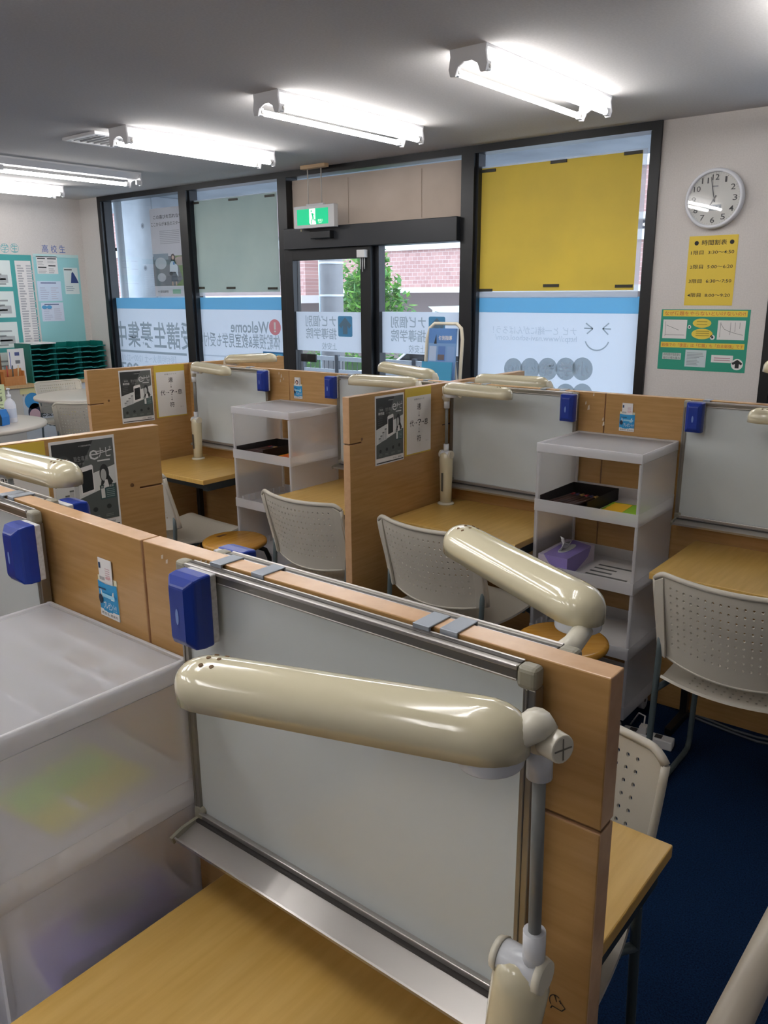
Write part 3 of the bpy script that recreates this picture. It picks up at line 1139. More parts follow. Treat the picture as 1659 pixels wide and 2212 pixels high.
def chair_proto(label, group):
    """faces +y; seat centre over the origin"""
    t = thing('perforated_chair', label, 'chair', (0, 0, 0), 0, group)
    BW, ZB0, ZB1 = .45, .515, .785

    def back(u, v):
        a = 2 * u - 1
        x = a * BW / 2 * (1 - .03 * (1 - v))
        y = -.215 - .055 * (1 - a * a) - .045 * v + .012 * math.cos(v * math.pi)
        z = ZB0 + (ZB1 - ZB0) * v - .028 * (1 - a * a) * (1 - v) + .006 * a * a * v - .022 * (max(0, abs(a) - .84) / .16) ** 2 * v
        return (x, y, z)
    g = G()
    perforated(g, back, 21, 12, lambda i, j: .36 if 2 <= i <= 18 and 2 <= j <= 10 else 0)
    bk = g.build('backrest', CHAIRP, t, solid=.006)
    rim = G().tube([back(k / 48, 1.0) for k in range(49)], .0085, 8)
    rim.tube([back(k / 16, 0.0) for k in range(17)], .005, 8)
    for u in (0, 1):
        rim.tube([back(u, k / 8) for k in range(9)], .008, 8)
    rim.build('rim', CHAIRP, bk)
    for s_ in (-1, 1):
        u0, u1 = (.0, .065) if s_ < 0 else (.935, 1.0)
        pts = []
        st = G()
        for v in (0, .2, .4, .6, .8, .97):
            a, b = Vector(back(u0, v)), Vector(back(u1, v))
            pts.append((a, b))
        vs = []
        for i, (a, b) in enumerate(pts):
            d = .016 * (1 - i / 7)
            vs += [a + Vector((0, -.003, 0)), a + Vector((0, -.003 - d, 0)), b + Vector((0, -.003 - d, 0)), b + Vector((0, -.003, 0))]
        fs = []
        for i in range(len(pts) - 1):
            for k in range(4):
                fs.append((i * 4 + k, i * 4 + (k + 1) % 4, i * 4 + 4 + (k + 1) % 4, i * 4 + 4 + k))
        fs += [(0, 1, 2, 3), tuple(len(vs) - 4 + k for k in (3, 2, 1, 0))]
        st.add(vs, fs).build('leg_socket', CHAIRP, bk, bevel=.003)

    def seat(u, v):
        a = 2 * u - 1
        x = a * .22 * (1 - .10 * (1 - v) ** 3)
        y = -.235 + .455 * v - .045 * (1 - a * a) * (1 - v) ** 2
        z = .432 - .016 * math.sin(math.pi * min(v, .8) / .8) + .004 * a * a
        if v > .84:
            w = (v - .84) / .16
            y -= .03 * w * w
            z -= .042 * w * w
        if v < .12:
            z += .012 * (1 - v / .12) ** 2
        return (x, y, z)
    g = G()
    perforated(g, seat, 17, 18, lambda i, j: .30 if 3 <= i <= 13 and 2 <= j <= 5 else 0)
    g.build('seat', CHAIRP, t, solid=.009)
    for s_ in (-1, 1):
        x = s_ * .21
        path = [(x, -.226, .60), (x, -.228, .52), (x, -.236, .40), (x, -.262, .06), (x, -.262, .022), (x, -.24, .0095), (x, .12, .0095), (x, .15, .016), (x, .163, .045),
                (x * .96, .155, .33), (x * .92, .145, .38), (x * .88, .11, .405), (x * .86, -.10, .412), (x * .93, -.20, .41), (x, -.236, .40)]
        G().tube(path, .0095, 10).build('leg_frame', LEGG, t)
    cb = G()
    cb.tube([(-.2, .08, .405), (.2, .08, .405)], .009, 8).tube([(-.2, -.1, .408), (.2, -.1, .408)], .009, 8)
    cb.build('cross_bar', LEGG, t)
    return t


ch = chair_proto('beige perforated chair at the desk beside middle side panel', 'beige perforated chairs')
ch.location = (-1.614, 2.525, 0)
ch.rotation_euler.z = -.03
dup(ch, (-2.262, 2.545, 0), -.02, 'beige perforated chair with round stool at its left')
dup(ch, (-.575, 2.53, 0), 0, 'beige perforated chair with grey legs right of tissue box shelf')
dup(ch, (-.636, 1.03, 0), math.pi + .02, 'beige perforated chair at the desk behind scribbled end board')
dup(ch, (-3.285, 2.50, 0), -.06, 'beige perforated chair at the corner desk, half hidden by poster panel')


# ---------------------------------------------------------------- stools
def stool_proto(label, group):
    t = thing('round_stool', label, 'stool', (0, 0, 0), 0, group)
    g = G()
    n, ro, h = 40, .152, .028
    z1 = .465
    hx, hy, hw, hh = -.095, 0, .012, .026        # finger slot
    prof = [(.0, z1 - h), (ro - .012, z1 - h), (ro - .002, z1 - h + .006), (ro, z1 - h / 2), (ro - .002, z1 - .006), (ro - .012, z1), (.0, z1)]
    g.lathe(prof, n)
    g.build('seat', STOOLW, t)
    s_ = G().box(hx - hw, hx + hw, hy - hh, hy + hh, z1 - .004, z1 + .0006)
    s_.build('finger_slot', M((96, 60, 22), .6), t, bevel=.003)
    for k in range(4):
        a = math.pi / 4 + k * math.pi / 2
        c, s = math.cos(a), math.sin(a)
        path = [(c * .03, s * .03, z1 - h - .012), (c * .10, s * .10, z1 - h - .012), (c * .142, s * .142, z1 - h - .03), (c * .158, s * .158, z1 - h - .07), (c * .172, s * .172, .0)]
        G().tube(path, .011, 10).build('leg', BLK, t)
    g = G()
    ring = [(.156 * math.cos(k * math.pi / 16), .156 * math.sin(k * math.pi / 16), .16) for k in range(33)]
    g.tube(ring, .007, 8)
    g.build('foot_ring', BLK, t)
    return t


so = stool_proto('round wooden stool between turned chair and perforated chair', 'round wooden stools')
so.location = (-2.862, 2.425, 0)
so.rotation_euler.z = .0
dup(so, (-1.12, 2.333, 0), 2.2, 'round wooden stool below the cream lamp by the shelf')


# ---------------------------------------------------------------- desk lamps
def lamp(label, base, elbow, p0, p1, side=1, vents=True, joint=None, puck=False, poff=(0, 0, 0)):
    """base on the desk, elbow at the top of the pole, shade from p0 (hinge end) to p1 (free end)"""
    B = Vector(base)
    t = thing('desk_lamp', label, 'lamp', base, 0, 'cream booth lamps')
    E, A, Z = Vector(elbow) - B, Vector(p0) - B, Vector(p1) - B
    ax = (Z - A).normalized()
    sidev = ax.cross(Vector((0, 0, 1))).normalized()
    upv = sidev.cross(ax).normalized()
    # pedestal
    G().lathe([(.036, 0), (.036, .004), (.031, .008), (.026, .009)], 24).build('base', CREAM2, t)
    top = Vector((0, 0, .215))
    lean = Vector((E.x, E.y, 0)) * .55 if joint is None else Vector(joint) - B - Vector((0, 0, .216))
    lean.z = 0
    pd = G()
    pd.tube([(0, 0, .006), lean * .3 + Vector((0, 0, .07)), lean * .7 + Vector((0, 0, .15)), lean + Vector((0, 0, .195)), lean + Vector((0, 0, .218)), lean + Vector((0, 0, .228))],
            [.0235, .024, .0265, .0275, .024, .012], 20, flat=1.12)
    ped = pd.build('pedestal', CREAM, t)
    jc = lean + Vector((0, 0, .216))
    hv = (Vector((0, -1, 0)) if abs(ax.x) > .5 else Vector((1, 0, 0)))
    G().box(jc.x * .6 - .004, jc.x * .6 + .004, jc.y * .6 - .0315, jc.y * .6 - .028, .06, .14).build('slot', M((90, 88, 80), .5), ped)
    jn = G().cyl(jc - Vector((.021, 0, 0)), jc + Vector((.021, 0, 0)), .0175, n=18)
    jn.build('lower_joint', LWHITE, t, bevel=.001)
    for s_ in (-1, 1):
        G().cyl(jc + Vector((s_ * .021, 0, 0)), jc + Vector((s_ * .029, 0, 0)), .019, .017, 18).build('joint_cap', CREAM2, t)
    jc = jc + Vector(poff)
    dirp = (E - jc).normalized()
    G().cyl(jc, jc + dirp * .045, .0115, n=16).build('pole_collar', LWHITE, t)
    pe = E - dirp * .012
    G().cyl(jc + dirp * .03, pe, .0066, n=14).build('pole', POLE, t)
    G().cyl(pe - dirp * .03, pe + dirp * .006, .0125, n=16).build('pole_collar', LWHITE, t)
    # elbow block, knob
    kb = G()
    if puck:
        kb.tube([E - dirp * .012, E + dirp * .004, E + (A - E) * .4 - upv * .004, A + ax * .02 - upv * .022], [.0135, .0145, .0135, .013], 14)
    else:
        kb.tube([E - dirp * .012, E + dirp * .008, E + (A - E) * .3 + Vector((0, 0, .014)), E + (A - E) * .7 + Vector((0, 0, .012)), A + ax * .014], [.0128, .0145, .0150, .0145, .0135], 14, flat=1.15)
    kb.build('elbow', CREAM2, t)
    kd = -side * ax if abs(ax.z) < .9 else Vector((1, 0, 0))
    kd = (sidev * -.55 - ax * .85).normalized()
    k0 = E + kd * .008
    knob = G().cyl(k0, k0 + kd * .022, .0145, .0138, 20).build('knob', CREAM2, t, bevel=.0015)
    cr = G()
    kc = k0 + kd * .0223
    ka = kd.cross(Vector((0, 0, 1))).normalized()
    kb_ = ka.cross(kd)
    for d1, d2 in ((ka, kb_), (kb_, ka)):
        cr.quad(kc - d1 * .0105 - d2 * .0009, kc + d1 * .0105 - d2 * .0009, kc + d1 * .0105 + d2 * .0009, kc - d1 * .0105 + d2 * .0009)
    cr.build('cross_slot', M((120, 116, 104), .5), knob)
    # shade
    L = (Z - A).length
    R, Hh, rim = .0345, .031, .016
    o0 = A - ax * .0
    N, K = 26, 14
    vs, fs = [], []
    for i in range(N + 1):
        tt = -math.cos(math.pi * i / N)           # -1..1, dense at the ends
        s = (tt + 1) / 2 * L
        e = min(s, L - s)
        f = math.sqrt(max(0.0, 1 - (1 - min(e / (R * 1.25), 1)) ** 2))
        w, hgt = R * max(f, .02), Hh * max(f, .02) ** .8
        row = [(-w * .96, -rim * 1.0)] + [(-w * math.cos(math.pi * k / K), hgt * math.sin(math.pi * k / K)) for k in range(K + 1)] + [(w * .96, -rim * 1.0)]
        for a, b in row:
            vs.append(o0 + ax * s + sidev * a + upv * b)
    m = K + 3
    for i in range(N):
        for k in range(m - 1):
            fs.append((i * m + k, i * m + k + 1, (i + 1) * m + k + 1, (i + 1) * m + k))
    fs.append(tuple(range(m - 1, -1, -1)))
    fs.append(tuple(N * m + k for k in range(m)))
    shd = G().add(vs, fs, 0, True).build('shade', CREAM, t, solid=.0025)
    # reflector and tube underneath, puck at the hinge end
    bt = G()
    c = [o0 + ax * (L * .05), o0 + ax * (L * .95)]
    bt.quad(c[0] - sidev * R * .82 - upv * .004, c[1] - sidev * R * .82 - upv * .004, c[1] + sidev * R * .82 - upv * .004, c[0] + sidev * R * .82 - upv * .004)
    bt.build('reflector', WHITE, shd)
    G().cyl(c[0] + ax * .07 - upv * .010, c[1] - upv * .010, .0075, n=10).build('tube', PAPER, shd)
    pk = o0 + ax * .036
    G().cyl(pk - upv * .004, pk - upv * .030, .0325, .031, 24).build('hinge_puck', LWHITE, t, bevel=.002)
    sw = o0 + ax * .085
    G().cyl(sw + sidev * (R * .6) - upv * .013, sw + ax * .02 + sidev * (R * .6) - upv * .022, .006, n=8).build('switch', CREAM2, shd)
    if vents:
        vg = G()
        for a in (-1, 0, 1):
            for k in range(3):
                s = L - .028 - .014 * k
                th = math.pi / 2 + a * .42
                p = o0 + ax * s + sidev * (-R * math.cos(th) * 1.0) + upv * (Hh * math.sin(th) + .0012)
                nn = (sidev * (-math.cos(th)) * .9 + upv * math.sin(th)).normalized()
                if k == 0:
                    p = p - nn * .0035
                    nn = (nn + ax * .3).normalized()
                vg.cyl(p - nn * .004, p + nn * .0008, .0026, n=10)
        vg.build('vent_hole', M((112, 86, 56), .8), shd)
    return t


lamp('cream desk lamp reaching across the whiteboard of scribbled end board', (-.340, .615, ZD), (-.3145, .620, 1.180), (-.313, .593, 1.190), (-.697, .503, 1.166), joint=(-.324, .62, .918), poff=(.014, 0, .004))
lamp('cream desk lamp tilted behind the scribbled end board above a stool', (-.425, .855, ZD), (-.424, .872, 1.135), (-.402, .932, 1.178), (-.742, 1.107, 1.178), puck=True)
lamp('cream desk lamp reaching before a phone poster on scribbled row', (-1.84, .893, ZD), (-1.83, .893, 1.215), (-1.80, .855, 1.225), (-1.435, .822, 1.238))
lamp('cream desk lamp on the left corner booth desk', (-3.60, 2.824, ZD), (-3.595, 2.824, 1.165), (-3.588, 2.822, 1.205), (-3.26, 2.785, 1.195))
lamp('cream desk lamp beside middle side panel over left whiteboard', (-2.085, 2.829, ZD), (-2.085, 2.829, 1.165), (-2.10, 2.845, 1.20), (-2.455, 2.80, 1.20))
lamp('cream desk lamp in the corner right of the middle side panel', (-1.938, 2.829, ZD), (-1.940, 2.829, 1.155), (-1.946, 2.824, 1.193), (-1.607, 2.783, 1.193))
lamp('cream desk lamp right of the board with left-hand eraser', (-.36, 2.86, ZD), (-.36, 2.85, 1.165), (-.38, 2.845, 1.18), (-.735, 2.80, 1.185))
zb = 1.215
for lb_, bp, tip in (('cream desk lamp behind the left corner booth whiteboard', P(478, 779, 1, 3.08), P(595, 775, 1, 3.12)),
                     ('cream desk lamp tilted behind far partition near brochure rack', P(930, 812, 1, 3.08), P(820, 793, 1, 3.12)),
                     ('cream desk lamp behind far partition below round film letters', P(1163, 830, 1, 3.075), P(1028, 822, 1, 3.085)),
                     ('cream desk lamp behind far partition at the right pier', P(1735, 805, 1, 3.06), P(1650, 792, 1, 3.06))):
    d = (tip - bp)
    d.normalize()
    bp = tip - d * .36
    tp = tip
    lamp(lb_, (bp.x - d.x * .01, 3.082, ZD), (bp.x - d.x * .005, 3.082, bp.z - .03), (bp.x, bp.y, bp.z), (tp.x, tp.y, tp.z), vents=False)


# ---------------------------------------------------------------- sheets on the partitions
def on_board(b, pts):
    """pixels -> (s, z) on the front face of a board object"""
    ang = b.rotation_euler.z
    a = Vector((b.location.x, b.location.y, 0))
    n = Vector((math.sin(ang), -math.cos(ang), 0))
    t = Vector((math.cos(ang), math.sin(ang), 0))
    out = []
    for x, y in pts:
        d = F_ + R_ * ((x - W_PX / 2) / F_PX) - U_ * ((y - H_PX / 2) / F_PX)
        c = Vector((0, 0, EYE))
        k = (a - c).dot(n) / d.dot(n)
        h = c + d * k
        out.append(((h - a).dot(t), h.z))
    return out


def board_point(b, s, z, off=.0):
    ang = b.rotation_euler.z
    return (b.location.x + math.cos(ang) * s + math.sin(ang) * off, b.location.y + math.sin(ang) * s - math.cos(ang) * off, z)


DKG, MDG, LTG = M((52, 54, 54), .5), M((96, 100, 98), .5), M((214, 216, 214), .5)
DKT = M((58, 84, 84), .5)


def phone_poster(b, s0, s1, z0, z1, label):
    w, h = s1 - s0, z1 - z0
    o = sheet('printed_poster', label, 'poster', w, h, PAPER, board_point(b, s0, z0), b.rotation_euler.z, 'black and white phone posters')
    p = Print()
    X, Z = lambda u: u * w, lambda v: v * h
    p.rect(X(.03), Z(.10), X(.97), Z(.97), DKG)
    p.nxt()
    p.poly([(X(.45), Z(.70)), (X(.66), Z(.97)), (X(.97), Z(.97)), (X(.97), Z(.66)), (X(.5), Z(.58))], MDG)
    p.nxt()
    p.poly([(X(.03), Z(.52)), (X(.97), Z(.68)), (X(.97), Z(.47)), (X(.03), Z(.29))], LTG)
    p.nxt()
    p.poly([(X(.03), Z(.10)), (X(.97), Z(.10)), (X(.97), Z(.48)), (X(.03), Z(.30))], M((84, 90, 88), .5))
    p.ell(X(.18), Z(.76), X(.12), Z(.085), M((66, 70, 70), .5))
    p.rect(X(.03), Z(.02), X(.97), Z(.035), DKG)
    p.nxt()
    p.text('e', X(.58), Z(.76), X(.72), Z(.865), LTG)
    p.text('ナビ', X(.71), Z(.775), X(.93), Z(.885), LTG)
    p.line(X(.68), Z(.815), X(.94), Z(.845), .0022, LTG)
    p.text('新機能', X(.10), Z(.725), X(.30), Z(.765), PAPER, .01)
    p.text('2018', X(.14), Z(.785), X(.25), Z(.81), LTG)
    p.text('塾生専用', X(.34), Z(.765), X(.56), Z(.82), M((150, 152, 150), .5))
    p.text('スマホ', X(.36), Z(.725), X(.50), Z(.75), M((150, 152, 150), .5))
    p.text('ナビ個別指導学院', X(.43), Z(.915), X(.62), Z(.93), LTG)
    p.rect(X(.70), Z(.735), X(.90), Z(.75), LTG)
    # telephone, small windows
    p.poly([(X(.41), Z(.40)), (X(.62), Z(.425)), (X(.62), Z(.70)), (X(.60), Z(.715)), (X(.43), Z(.695)), (X(.41), Z(.68))], PAPER)
    for k, (x, z) in enumerate(((.10, .33), (.16, .33), (.23, .34), (.31, .35))):
        p.poly([(X(x), Z(z)), (X(x + .065), Z(z + .008)), (X(x + .065), Z(z + .07 + .035 * k)), (X(x), Z(z + .062 + .035 * k))], M((190, 192, 192), .5))
    p.ell(X(.79), Z(.60), X(.075), Z(.10), DKG)
    p.poly([(X(.70), Z(.42)), (X(.76), Z(.60)), (X(.84), Z(.60)), (X(.92), Z(.50)), (X(.86), Z(.44)), (X(.80), Z(.52))], DKG)
    p.rect(X(.70), Z(.32), X(.95), Z(.475), DKT)
    p.nxt()
    for k, (x, z) in enumerate(((.10, .33), (.16, .33), (.23, .34), (.31, .35))):
        p.rect(X(x), Z(z + .05 + .035 * k), X(x + .065), Z(z + .065 + .035 * k), MDG)
    p.poly([(X(.43), Z(.425)), (X(.605), Z(.447)), (X(.605), Z(.665)), (X(.43), Z(.645))], M((34, 38, 38), .3))
    p.ell(X(.775), Z(.585), X(.045), Z(.065), M((176, 178, 176), .5))
    p.poly([(X(.76), Z(.44)), (X(.79), Z(.53)), (X(.83), Z(.53)), (X(.85), Z(.45))], PAPER)
    p.rect(X(.715), Z(.335), X(.775), Z(.44), LTG)
    p.lines(X(.80), Z(.34), X(.93), Z(.44), 5, M((150, 166, 164), .5), None, .3)
    p.text('教室でご登録', X(.72), Z(.445), X(.92), Z(.468), LTG)
    for k in range(4):
        x = .16 + .22 * k
        p.ell(X(x), Z(.20 + .012 * k), X(.038), Z(.026), M((42, 46, 46), .5))
        p.lines(X(x - .06), Z(.13), X(x + .06), Z(.165), 2, M((128, 134, 130), .5), None, .35)
    p.text('ナビ  個別', X(.60), Z(.05), X(.90), Z(.075), DKG)
    p.lines(X(.08), Z(.58), X(.24), Z(.70), 4, MDG, None, .2)
    p.build(o)
    return o


YSL = M((214, 184, 66), .35, name='yellow_sleeve', coat=.4)


def kanji_sheet(b, s0, s1, z0, z1, label):
    w, h = s1 - s0, z1 - z0
    o = sheet('worksheet_sleeve', label, 'sheet', w, h, YSL, board_point(b, s0, z0), b.rotation_euler.z, 'yellow sleeves with kanji worksheet')
    pw = G().box(w * .06, w * .99, -.0028, -.0014, h * .02, h * .875)
    pg = pw.build('worksheet', PAPER, o)
    p = Print(-.0031)
    X, Z = lambda u: u * w, lambda v: v * h
    p.text('記憶力クイズ', X(.33), Z(.815), X(.72), Z(.84), MDG)
    for t_, x, z in (('連', .52, .715), ('代', .24, .475), ('？', .53, .475), ('息', .80, .475), ('符', .52, .235)):
        p.text(t_, X(x - .075), Z(z - .048), X(x + .075), Z(z + .048), INK, .006)
    for x0, z0_, x1, z1_ in ((.52, .645, .52, .565), (.52, .40, .52, .32), (.33, .475, .44, .475), (.61, .475, .70, .475)):
        p.line(X(x0), Z(z0_), X(x1), Z(z1_), .0014, INK)
        if x0 == x1:
            p.poly([(X(x1 - .022), Z(z1_ + .02)), (X(x1), Z(z1_ - .005)), (X(x1 + .022), Z(z1_ + .02))], INK)
        else:
            p.poly([(X(x1 - .025), Z(z1_ - .015)), (X(x1 + .01), Z(z1_)), (X(x1 - .025), Z(z1_ + .015))], INK)
    p.text('答え', X(.78), Z(.17), X(.90), Z(.19), M((180, 178, 176), .6))
    p.build(o)
    return o


def avg_rect(b, tl, tr_, bl, br):
    q = on_board(b, [tl, tr_, bl, br])
    return (q[0][0] + q[2][0]) / 2, (q[1][0] + q[3][0]) / 2, (q[2][1] + q[3][1]) / 2, (q[0][1] + q[1][1]) / 2


phone_poster(SPc, *avg_rect(SPc, (809, 858), (872, 846), (811, 1008), (871, 991)), 'black and white phone poster on the middle side panel')
kanji_sheet(SPc, *avg_rect(SPc, (874, 841), (931, 832), (875, 988), (929, 971)), 'kanji worksheet in yellow sleeve on the middle side panel')
phone_poster(SPl, *avg_rect(SPl, (255, 801), (326, 796), (265, 916), (334, 907)), 'black and white phone poster on the corner booth side panel')
kanji_sheet(SPl, *avg_rect(SPl, (330, 790), (397, 787), (340, 904), (404, 895)), 'kanji worksheet in yellow sleeve on the corner booth side panel')
q = on_board(SPn, [(103.6, 959), (244.6, 938), (94.4, 954)])
hh = (q[1][0] - q[0][0]) * 1.414
phone_poster(SPn, q[0][0], q[1][0], q[1][1] - hh, q[1][1], 'black and white phone poster behind lamp shade on scribbled row')
kanji_sheet(SPn, q[2][0] - .222, q[2][0], q[2][1] - .31, q[2][1] + .002, 'kanji worksheet in yellow sleeve behind lamp on scribbled row')

# flyer pockets
PKB = M((40, 150, 206), .5, name='pocket_blue')


def pocket(b, px, py, label, face):
    (s, z), = on_board(b, [(px, py)])
    t = thing('flyer_pocket', label, 'pocket', board_point(b, s, z), b.rotation_euler.z, 'flyer pockets')
    w, h = .058, .064
    G().box(0, w, -.001, 0, 0, h * 1.13).build('back_card', M((232, 226, 196), .6), t)
    fg = G()
    vs, fs = [], []
    for i in range(7):
        u = i / 6
        y = -.002 - .003 * math.sin(math.pi * u)
        vs += [(u * w, -.001, 0), (u * w, y, h * (1 - .02 * math.sin(math.pi * u)))]
    for i in range(6):
        fs.append((2 * i, 2 * i + 2, 2 * i + 3, 2 * i + 1))
    fr = fg.add(vs, fs, 0, True).build('front_card', PKB, t, fix=False)
    p = Print(-.0016)
    p.rect(0, 0, w, h * .2, PAPER)
    p.nxt()
    p.text('教室名 連絡先', .004, h * .05, w - .004, h * .13, INK)
    p.y = -.0040
    p.ell(w * .14, h * .5, .006, .0085, M((22, 44, 66), .5))
    p.y = -.0046
    p.text('プレゼント!!', w * .30, h * .27, w * .97, h * .48, PAPER, .01)
    p.y = -.0054
    p.rect(w * .28, h * .6, w * .94, h * .7, M((150, 208, 232), .5))
    p.rect(w * .1, h * .80, w * .5, h * .84, M((22, 60, 100), .5))
    p.build(t, 'print')
    f = sheet('flyer', '', None, w * .7, h * 1.1, PAPER, (w * .14, -.002, h * .55), 0, parent=t, th=.001)
    p = Print(-.0016)
    if face == 'text':
        p.rect(w * .03, h * .82, w * .13, h * .98, M((24, 62, 104), .5))
        p.text('個別指導', w * .03, h * .5, w * .3, h * .6, DKG)
        p.text('4500円', w * .36, h * .55, w * .62, h * .64, M((206, 70, 84), .5))
        p.lines(w * .36, h * .66, w * .6, h * .9, 4, M((196, 150, 160), .5), None, .3)
    else:
        p.ell(w * .28, h * .72, .010, .011, M((60, 30, 26), .5))
        p.nxt()
        p.ell(w * .27, h * .70, .006, .007, M((226, 190, 172), .5))
        p.rect(w * .56, h * .5, w * .60, h * 1.08, DKG)
    p.build(f)
    return t


pocket(P1, 221, 1326, 'blue flyer pocket with price flyer on scribbled partition', 'text')
pocket(PL2, 636, 860, 'blue flyer pocket with dark haired face flyer, left booths', 'face')
pocket(PR2, 1337, 930, 'blue flyer pocket with white card above tissue box shelf', 'text')

# ---------------------------------------------------------------- shelf contents
TRAYM = frosted('smoke_tray_plastic', (40, 34, 32), body=.82)


def pen_tray(label, loc, w, d, rz=0.0, red=True):
    t = thing('desk_tray', label, 'tray', loc, rz)
    g = G().box(0, w, 0, d, 0, .003)
    g.box(0, .003, 0, d, .003, .045).box(w - .003, w, .0, d, .003, .045).box(.003, w - .003, d - .003, d, .003, .045).box(.003, w - .003, 0, .003, .003, .016)
    g.build('tray', TRAYM, t)
    G().box(.01, w * .34, -.0014, .0, .001, .017).build('name_tag', PAPER, t)
    random.seed(5)
    cols = [(58, 34, 30), (66, 40, 36), (48, 30, 28), (120, 24, 30), (40, 44, 90), (150, 120, 60)]
    for k in range(6):
        x = .02 + k * (w * .1)
        c = G().cyl((x, .02, .014), (x + .02, d * .62, .016), .008, n=10).build('marker', M(cols[k % 3], .35), t)
        G().cyl((x + .02, d * .62, .016), (x + .022, d * .72, .016), .0085, n=10).build('cap', M(cols[3 + k % 3], .35), c)
    return t


Z1, Z2, Z3 = .8225, .5775, .3325
pen_tray('smoke brown tray of dark markers beside green flyers', (-1.368, 2.602, Z1), .185, .27, .0)
pen_tray('black tray of dark markers beside orange flyers', (-3.018, 2.602, Z1), .185, .27, .0)


def flyer(label, loc, w, d, m1, m2, rz, name='flyer_pad', zig=True, group=None):
    t = thing(name, label, 'flyers', loc, rz, group)
    G().box(0, w, 0, d, 0, .006).build('stack', m1, t, bevel=.001)
    if zig:
        n = 10
        pts = [(w * .05, d * .02)] + [(w * .55, d * .02)] + [(w * .5, d * .95)] + [(w * (.06 + .03 * (k % 2)), d * (.95 - .09 * k)) for k in range(n)]
        G().prism([(a, b) for a, b in pts], .006, .0068, 'z').build('burst_print', m2, t)
        pz = G().box(w * .6, w * .92, d * .3, d * .36, .006, .0066).build('print_line', PAPER, t)
    return t


LIME, SUN, ORA = M((136, 186, 44), .5), M((236, 184, 40), .5), M((222, 104, 36), .5)
flyer('lime green and yellow flyers on the tissue box shelf', (-1.168, 2.602, Z1), .155, .21, LIME, SUN, .04)
flyer('yellow and orange burst flyers on the black tray shelf', (-2.818, 2.602, Z1), .155, .21, SUN, ORA, .04)
flyer('yellow green flyers blurred inside shelf beside scribbled partition', (-1.186, .483, Z1 * NZ), .16, .19, M((196, 190, 60), .5), LIME, .12)

PUR, PUR2 = M((146, 130, 200), .5), M((216, 208, 226), .5)


def tissue(label, loc, rz):
    t = thing('tissue_box', label, 'tissue box', loc, rz, 'purple tissue boxes')
    w, d, h = .118, .232, .066
    G().box(0, w, 0, d, 0, h).build('carton', PUR2, t, bevel=.001)
    p = G()
    p.add([(0 + .02, .0, h + .0004), (w, 0, h + .0004), (w, d * .86, h + .0004), (w * .25, d, h + .0004), (w * .12, d * .6, h + .0004)], [(0, 1, 2, 3, 4)])
    p.add([(w * .2, -.0004, h), (w, -.0004, h), (w, -.0004, .002), (w * .8, -.0004, .004), (w * .45, -.0004, h * .4)], [(0, 1, 2, 3, 4)])
    p.add([(w + .0004, 0, h), (w + .0004, 0, .002), (w + .0004, d * .35, .002), (w + .0004, d * .75, h * .45), (w + .0004, d * .86, h)], [(0, 1, 2, 3, 4)])
    p.build('swirl_print', PUR, t, fix=False)
    G().prism([(w * .5 + .02 * math.cos(a), d * .5 + .065 * math.sin(a)) for a in [k * math.pi / 8 for k in range(16)]], h, h + .0012, 'z').build('opening', M((200, 204, 204), .4), t)
    vs = []
    random.seed(11)
    n = 9
    for i in range(n):
        u = i / (n - 1)
        y = d * .5 - .055 + .07 * u
        vs += [(w * .5 - .008 + .005 * math.sin(u * 9), y, h), (w * .5 - .004 + .012 * math.sin(u * 7 + 1), y + .008, h + .026 + .014 * math.sin(u * 8) * (1 - u)), (w * .5 + .012 * math.sin(u * 11), y - .006, h + .058 * (1 - u) ** 1.2 + .006)]
    fs = []
    for i in range(n - 1):
        for k in range(2):
            fs.append((3 * i + k, 3 * i + 3 + k, 3 * i + 4 + k, 3 * i + 1 + k))
    G().add(vs, fs, 0, True).build('tissue', M((236, 236, 238), .8), t, fix=False, solid=.0006)
    return t


tissue('purple tissue box on the frosted shelf right of side panel', (-1.368, 2.608, Z2), .0)
tissue('purple tissue box blurred inside shelf beside scribbled partition', (-1.087, .455, Z2 * NZ), .0)


def papers(label, loc, w, d, rz, printed=True, n=5):
    t = thing('paper_stack', label, 'papers', loc, rz)
    for k in range(3):
        G().box(.002 * k, w + .002 * k, -.002 * k, d - .002 * k, .0012 * k, .0012 * k + .001).build('paper', PAPER, t)
    if printed:
        g = G()
        random.seed(2)
        for k in range(n):
            y = d * (.12 + .15 * k)
            g.box(w * .12, w * random.uniform(.5, .9), y, y + d * .05, .0034, .0038)
        g.build('print', MDG, t)
    return t


papers('printed white handouts beside the purple tissue box', (-1.235, 2.604, Z2), .21, .26, .0)
papers('plain white papers on the lowest tissue shelf tier', (-1.24, 2.604, Z3), .21, .28, .0, False)
papers('plain white papers inside shelf beside scribbled partition', (-1.32, .380, Z2 * NZ), .13, .25, .0, False)

